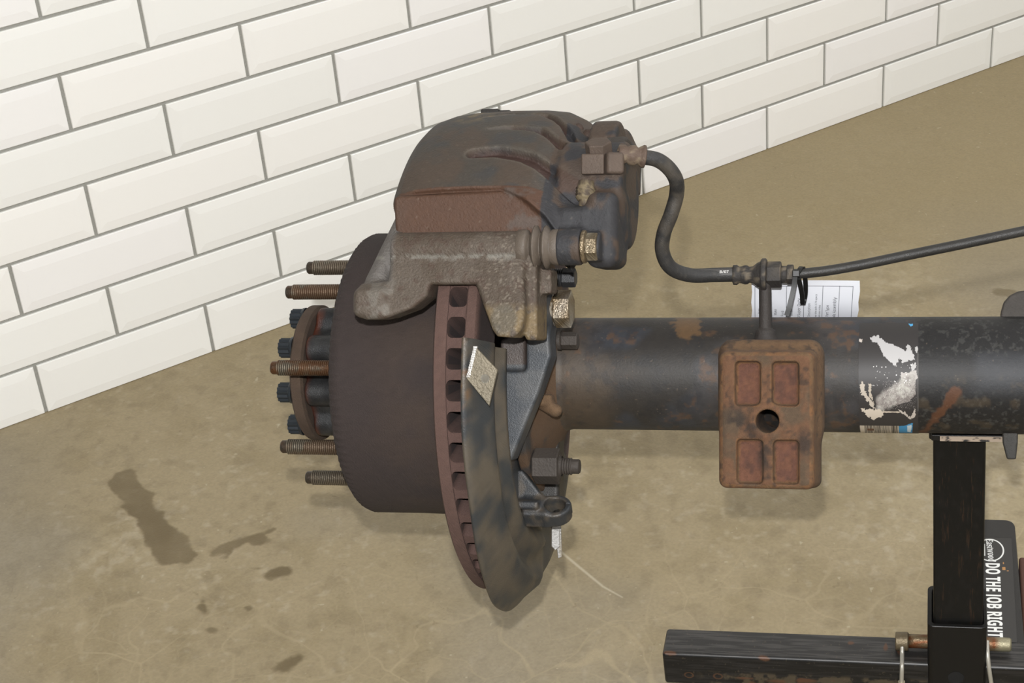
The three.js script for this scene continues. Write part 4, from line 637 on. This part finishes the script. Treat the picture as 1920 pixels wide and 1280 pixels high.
{
  const s = thing('axle_stand', 'black steel axle stand with a square post in a socket and a worn cross beam', 'stand'); s.quaternion.copy(STQ); s.position.copy(AXP);
  const box = (x0, x1, y0, y1, z0, z1, r) => { const g = new RoundedBoxGeometry(x1 - x0, y1 - y0, z1 - z0, 3, r); return moved(g, (x0 + x1) / 2, (y0 + y1) / 2, (z0 + z1) / 2); };
  part('post', mm(box(307.5, 353, -345, -58, -36, 11, 3)), cleanMat, s, 'upright square post');
  // socket: four walls around the post, with a drilled hole in front
  { const g = []; const o = new THREE.Shape(); const rr = (sh, x0, x1, z0, z1, r) => { sh.moveTo(x0 + r, z0); sh.lineTo(x1 - r, z0); sh.quadraticCurveTo(x1, z0, x1, z0 + r); sh.lineTo(x1, z1 - r); sh.quadraticCurveTo(x1, z1, x1 - r, z1); sh.lineTo(x0 + r, z1); sh.quadraticCurveTo(x0, z1, x0, z1 - r); sh.lineTo(x0, z0 + r); sh.quadraticCurveTo(x0, z0, x0 + r, z0); return sh; };
    rr(o, 302.5, 356, -17, 42, 6); o.holes.push(rr(new THREE.Path(), 305.8, 352.8 + 1.2, -13.4, 38.8, 4)); const e = new THREE.ExtrudeGeometry(o, { depth: 98, bevelEnabled: true, bevelThickness: 0.5, bevelSize: 0.5, bevelSegments: 1, curveSegments: 6 }); e.rotateX(Math.PI / 2); moved(e, 0, -271.5, 0); // extruded downwards
    e.scale(1, 1, -1); { const ix = e.index; const p = e.attributes.position; const a = p.array; for (let i = 0; i < a.length; i += 9) for (let k = 0; k < 3; k++) { const t = a[i + 3 + k]; a[i + 3 + k] = a[i + 6 + k]; a[i + 6 + k] = t; } e.computeVertexNormals(); }
    const so = part('socket', mm(e), cleanMat, s, 'black square socket around the post');
    const hl = new THREE.CylinderGeometry(7.5, 7.5, 1, 28); hl.rotateX(Math.PI / 2); moved(hl, 328.5, -334, 17.3); part('drilled_hole', mm(hl), std({ color: 0x060606, roughness: 0.9 }), so); }
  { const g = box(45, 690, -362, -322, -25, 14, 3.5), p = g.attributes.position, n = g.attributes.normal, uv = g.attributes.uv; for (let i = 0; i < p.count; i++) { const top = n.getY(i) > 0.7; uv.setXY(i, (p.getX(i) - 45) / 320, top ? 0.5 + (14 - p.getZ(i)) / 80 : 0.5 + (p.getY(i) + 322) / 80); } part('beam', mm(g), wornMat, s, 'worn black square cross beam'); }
  // saddle plate under the tube with a bare front edge
  const sp = part('saddle_plate', mm(noIndex([box(306, 376, -58.4, -52, -60, 17, 1.2), box(304, 312, -61, -52, -46, 12, 2)])), blackMat, s);
  { const g = paint(new THREE.BoxGeometry(61, 5, 0.8, 60, 6, 1).translate(344, -55.3, 17.4), (x, y, z) => { const n = fbm(x / 5, y / 3, z, 3); return cmix(C(226, 206, 186), C(72, 72, 74), sst(0.62, 0.7, n + 0.08 * sst(0, -2, y + 54.6))); }); part('bare_edge', mm(g), std({ vertexColors: true, roughness: 0.5, metalness: 0.3 }), sp, 'scraped bare metal edge'); }
  // leg that runs back from the beam, with its printed slogan on top
  { const sh = new THREE.Shape(); sh.moveTo(320, 24); sh.lineTo(391.5, 24); sh.lineTo(388.8, 204); sh.quadraticCurveTo(388.6, 214, 380, 214.5); sh.lineTo(326, 216); sh.quadraticCurveTo(320, 216, 320, 210); sh.closePath();
    const g = new THREE.ExtrudeGeometry(sh, { depth: 36, bevelEnabled: true, bevelThickness: 1.5, bevelSize: 1.5, bevelSegments: 2 }); g.rotateX(-Math.PI / 2); moved(g, 0, -323.5 - 36, 0); const leg = part('leg', mm(g), std({ color: 0x2e2c2a, roughness: 0.5, metalness: 0.1, bumpMap: grainTex, bumpScale: 0.0002 }), s, 'dark leg running back from the beam');
    const cv = document.createElement('canvas'); cv.width = 1024; cv.height = 256; const c = cv.getContext('2d'); c.clearRect(0, 0, 1024, 256);
    c.fillStyle = '#2e2c2a'; c.fillRect(0, 0, 1024, 256); c.strokeStyle = '#d6d6d2'; c.lineWidth = 11; c.beginPath(); c.ellipse(128, 152, 112, 92, 0, 0, 7); c.stroke();
    c.fillStyle = '#dcdcd8'; c.save(); c.translate(128, 172); c.rotate(-0.06); c.font = 'italic bold 58px serif'; c.textAlign = 'center'; c.scale(0.84, 1.15); c.fillText('Eastwood', 0, 0); c.restore(); c.fillRect(64, 186, 126, 9);
    c.save(); c.translate(258, 186); c.scale(0.625, 1); c.font = 'bold 132px sans-serif'; c.lineWidth = 3; c.strokeStyle = '#dcdcd8'; c.strokeText('DO THE JOB RIGHT', 0, 0); c.fillText('DO THE JOB RIGHT', 0, 0); c.restore();
    c.fillStyle = '#a07444'; c.fillRect(300, 52, 30, 22); c.fillRect(332, 30, 10, 14); c.fillRect(250, 60, 20, 8);
    const t = new THREE.CanvasTexture(cv); t.colorSpace = THREE.SRGBColorSpace; t.magFilter = THREE.LinearFilter; t.anisotropy = 8;
    // print lies on the leg: it reads from the far end towards the beam, tops to the right
    const z0 = -184, z1 = -22, xl = 349, xr = 386; const pg = new THREE.BufferGeometry(); pg.setAttribute('position', new THREE.Float32BufferAttribute([xl, -321.7, z0, xr, -321.7, z0, xl, -321.7, z1, xr, -321.7, z1], 3)); pg.setAttribute('uv', new THREE.Float32BufferAttribute([0, 0, 0, 1, 1, 0, 1, 1], 2)); pg.setIndex([0, 2, 1, 1, 2, 3]); pg.computeVertexNormals();
    part('printed_slogan', mm(pg), std({ map: t, roughness: 0.5 }), leg, 'white printed oval emblem and slogan'); }
  part('side_rail', mm(box(392.5, 440, -366, -326, -160, -26, 3)), std({ color: 0x4a2f24, roughness: 0.8 }), s, 'brown rusty side rail');
  // feet from the frame down to the floor
  for (const [x, z] of [[110, -5], [620, -5], [345, -150]]) { const h = AXP.y + STY.y * -0.36 + 0.0444 * x / 1000 + 0.011 * z / 1000; const L = h * 1000 - 1.5; const g = noIndex([moved(new THREE.CylinderGeometry(8, 8, L, 20), x, -361 - L / 2 + 1, z), moved(new THREE.CylinderGeometry(20, 24, 8, 28), x, -361 - L + 4, z)]); part('foot', mm(g), blackMat, s); }
  // hitch pin through the socket with its wire bail
  const p = thing('hitch_pin', 'rusty steel hitch pin through the stand socket with a grey wire bail', 'pin'); p.quaternion.copy(STQ); p.position.copy(AXP);
  const rc = (x, y, z) => { const n = fbm(x / 5, y / 5, z / 5, 3); return cmix(C(150, 132, 102), C(140, 82, 44), sst(0.42, 0.62, n)); };
  part('shaft', mm(paint(moved(latheX([[284, 0.1], [284, 6.8], [290, 6.8], [300, 6.8], [320, 6.8], [352, 6.8], [358, 6.8], [364, 6.8], [370, 6.8], [378, 6.6], [380, 5.6], [380, 0.1]], 28), 0, -312.5, -8), (x, y, z) => x > 366 ? C(190, 182, 150) : rc(x, y, z))), steelMat, p);
  part('collar', mm(paint(moved(latheXHard([[271.5, 0.1], [271.5, 8.4], [272.5, 9.2], [283, 9.2], [284, 8.4], [284, 0.1]], 28), 0, -313.5, -8), plain(C(140, 126, 100), 0.3, 5))), steelMat, p);
  const wm = std({ color: 0xa9a59a, roughness: 0.4, metalness: 0.5 });
  part('wire_bail', mm(tube([[278, -313, 0], [278, -318, 4], [278, -324, 17], [277.5, -345, 21], [278, -368, 21], [284, -378, 21], [322, -382, 22], [358, -380, 21], [364, -370, 20], [362, -345, 19], [359, -322, 16], [357.5, -309, 8], [357.5, -306, -4]], 2.1, 90, 10)), wm, p);
  part('sleeve', mm(new THREE.CylinderGeometry(3.3, 3.3, 24, 16).translate(277.6, -351, 21)), steelPlain(), p);
}
function steelPlain() { return std({ color: 0xb0a58c, roughness: 0.4, metalness: 0.5 }); }

renderer.render(scene, camera);
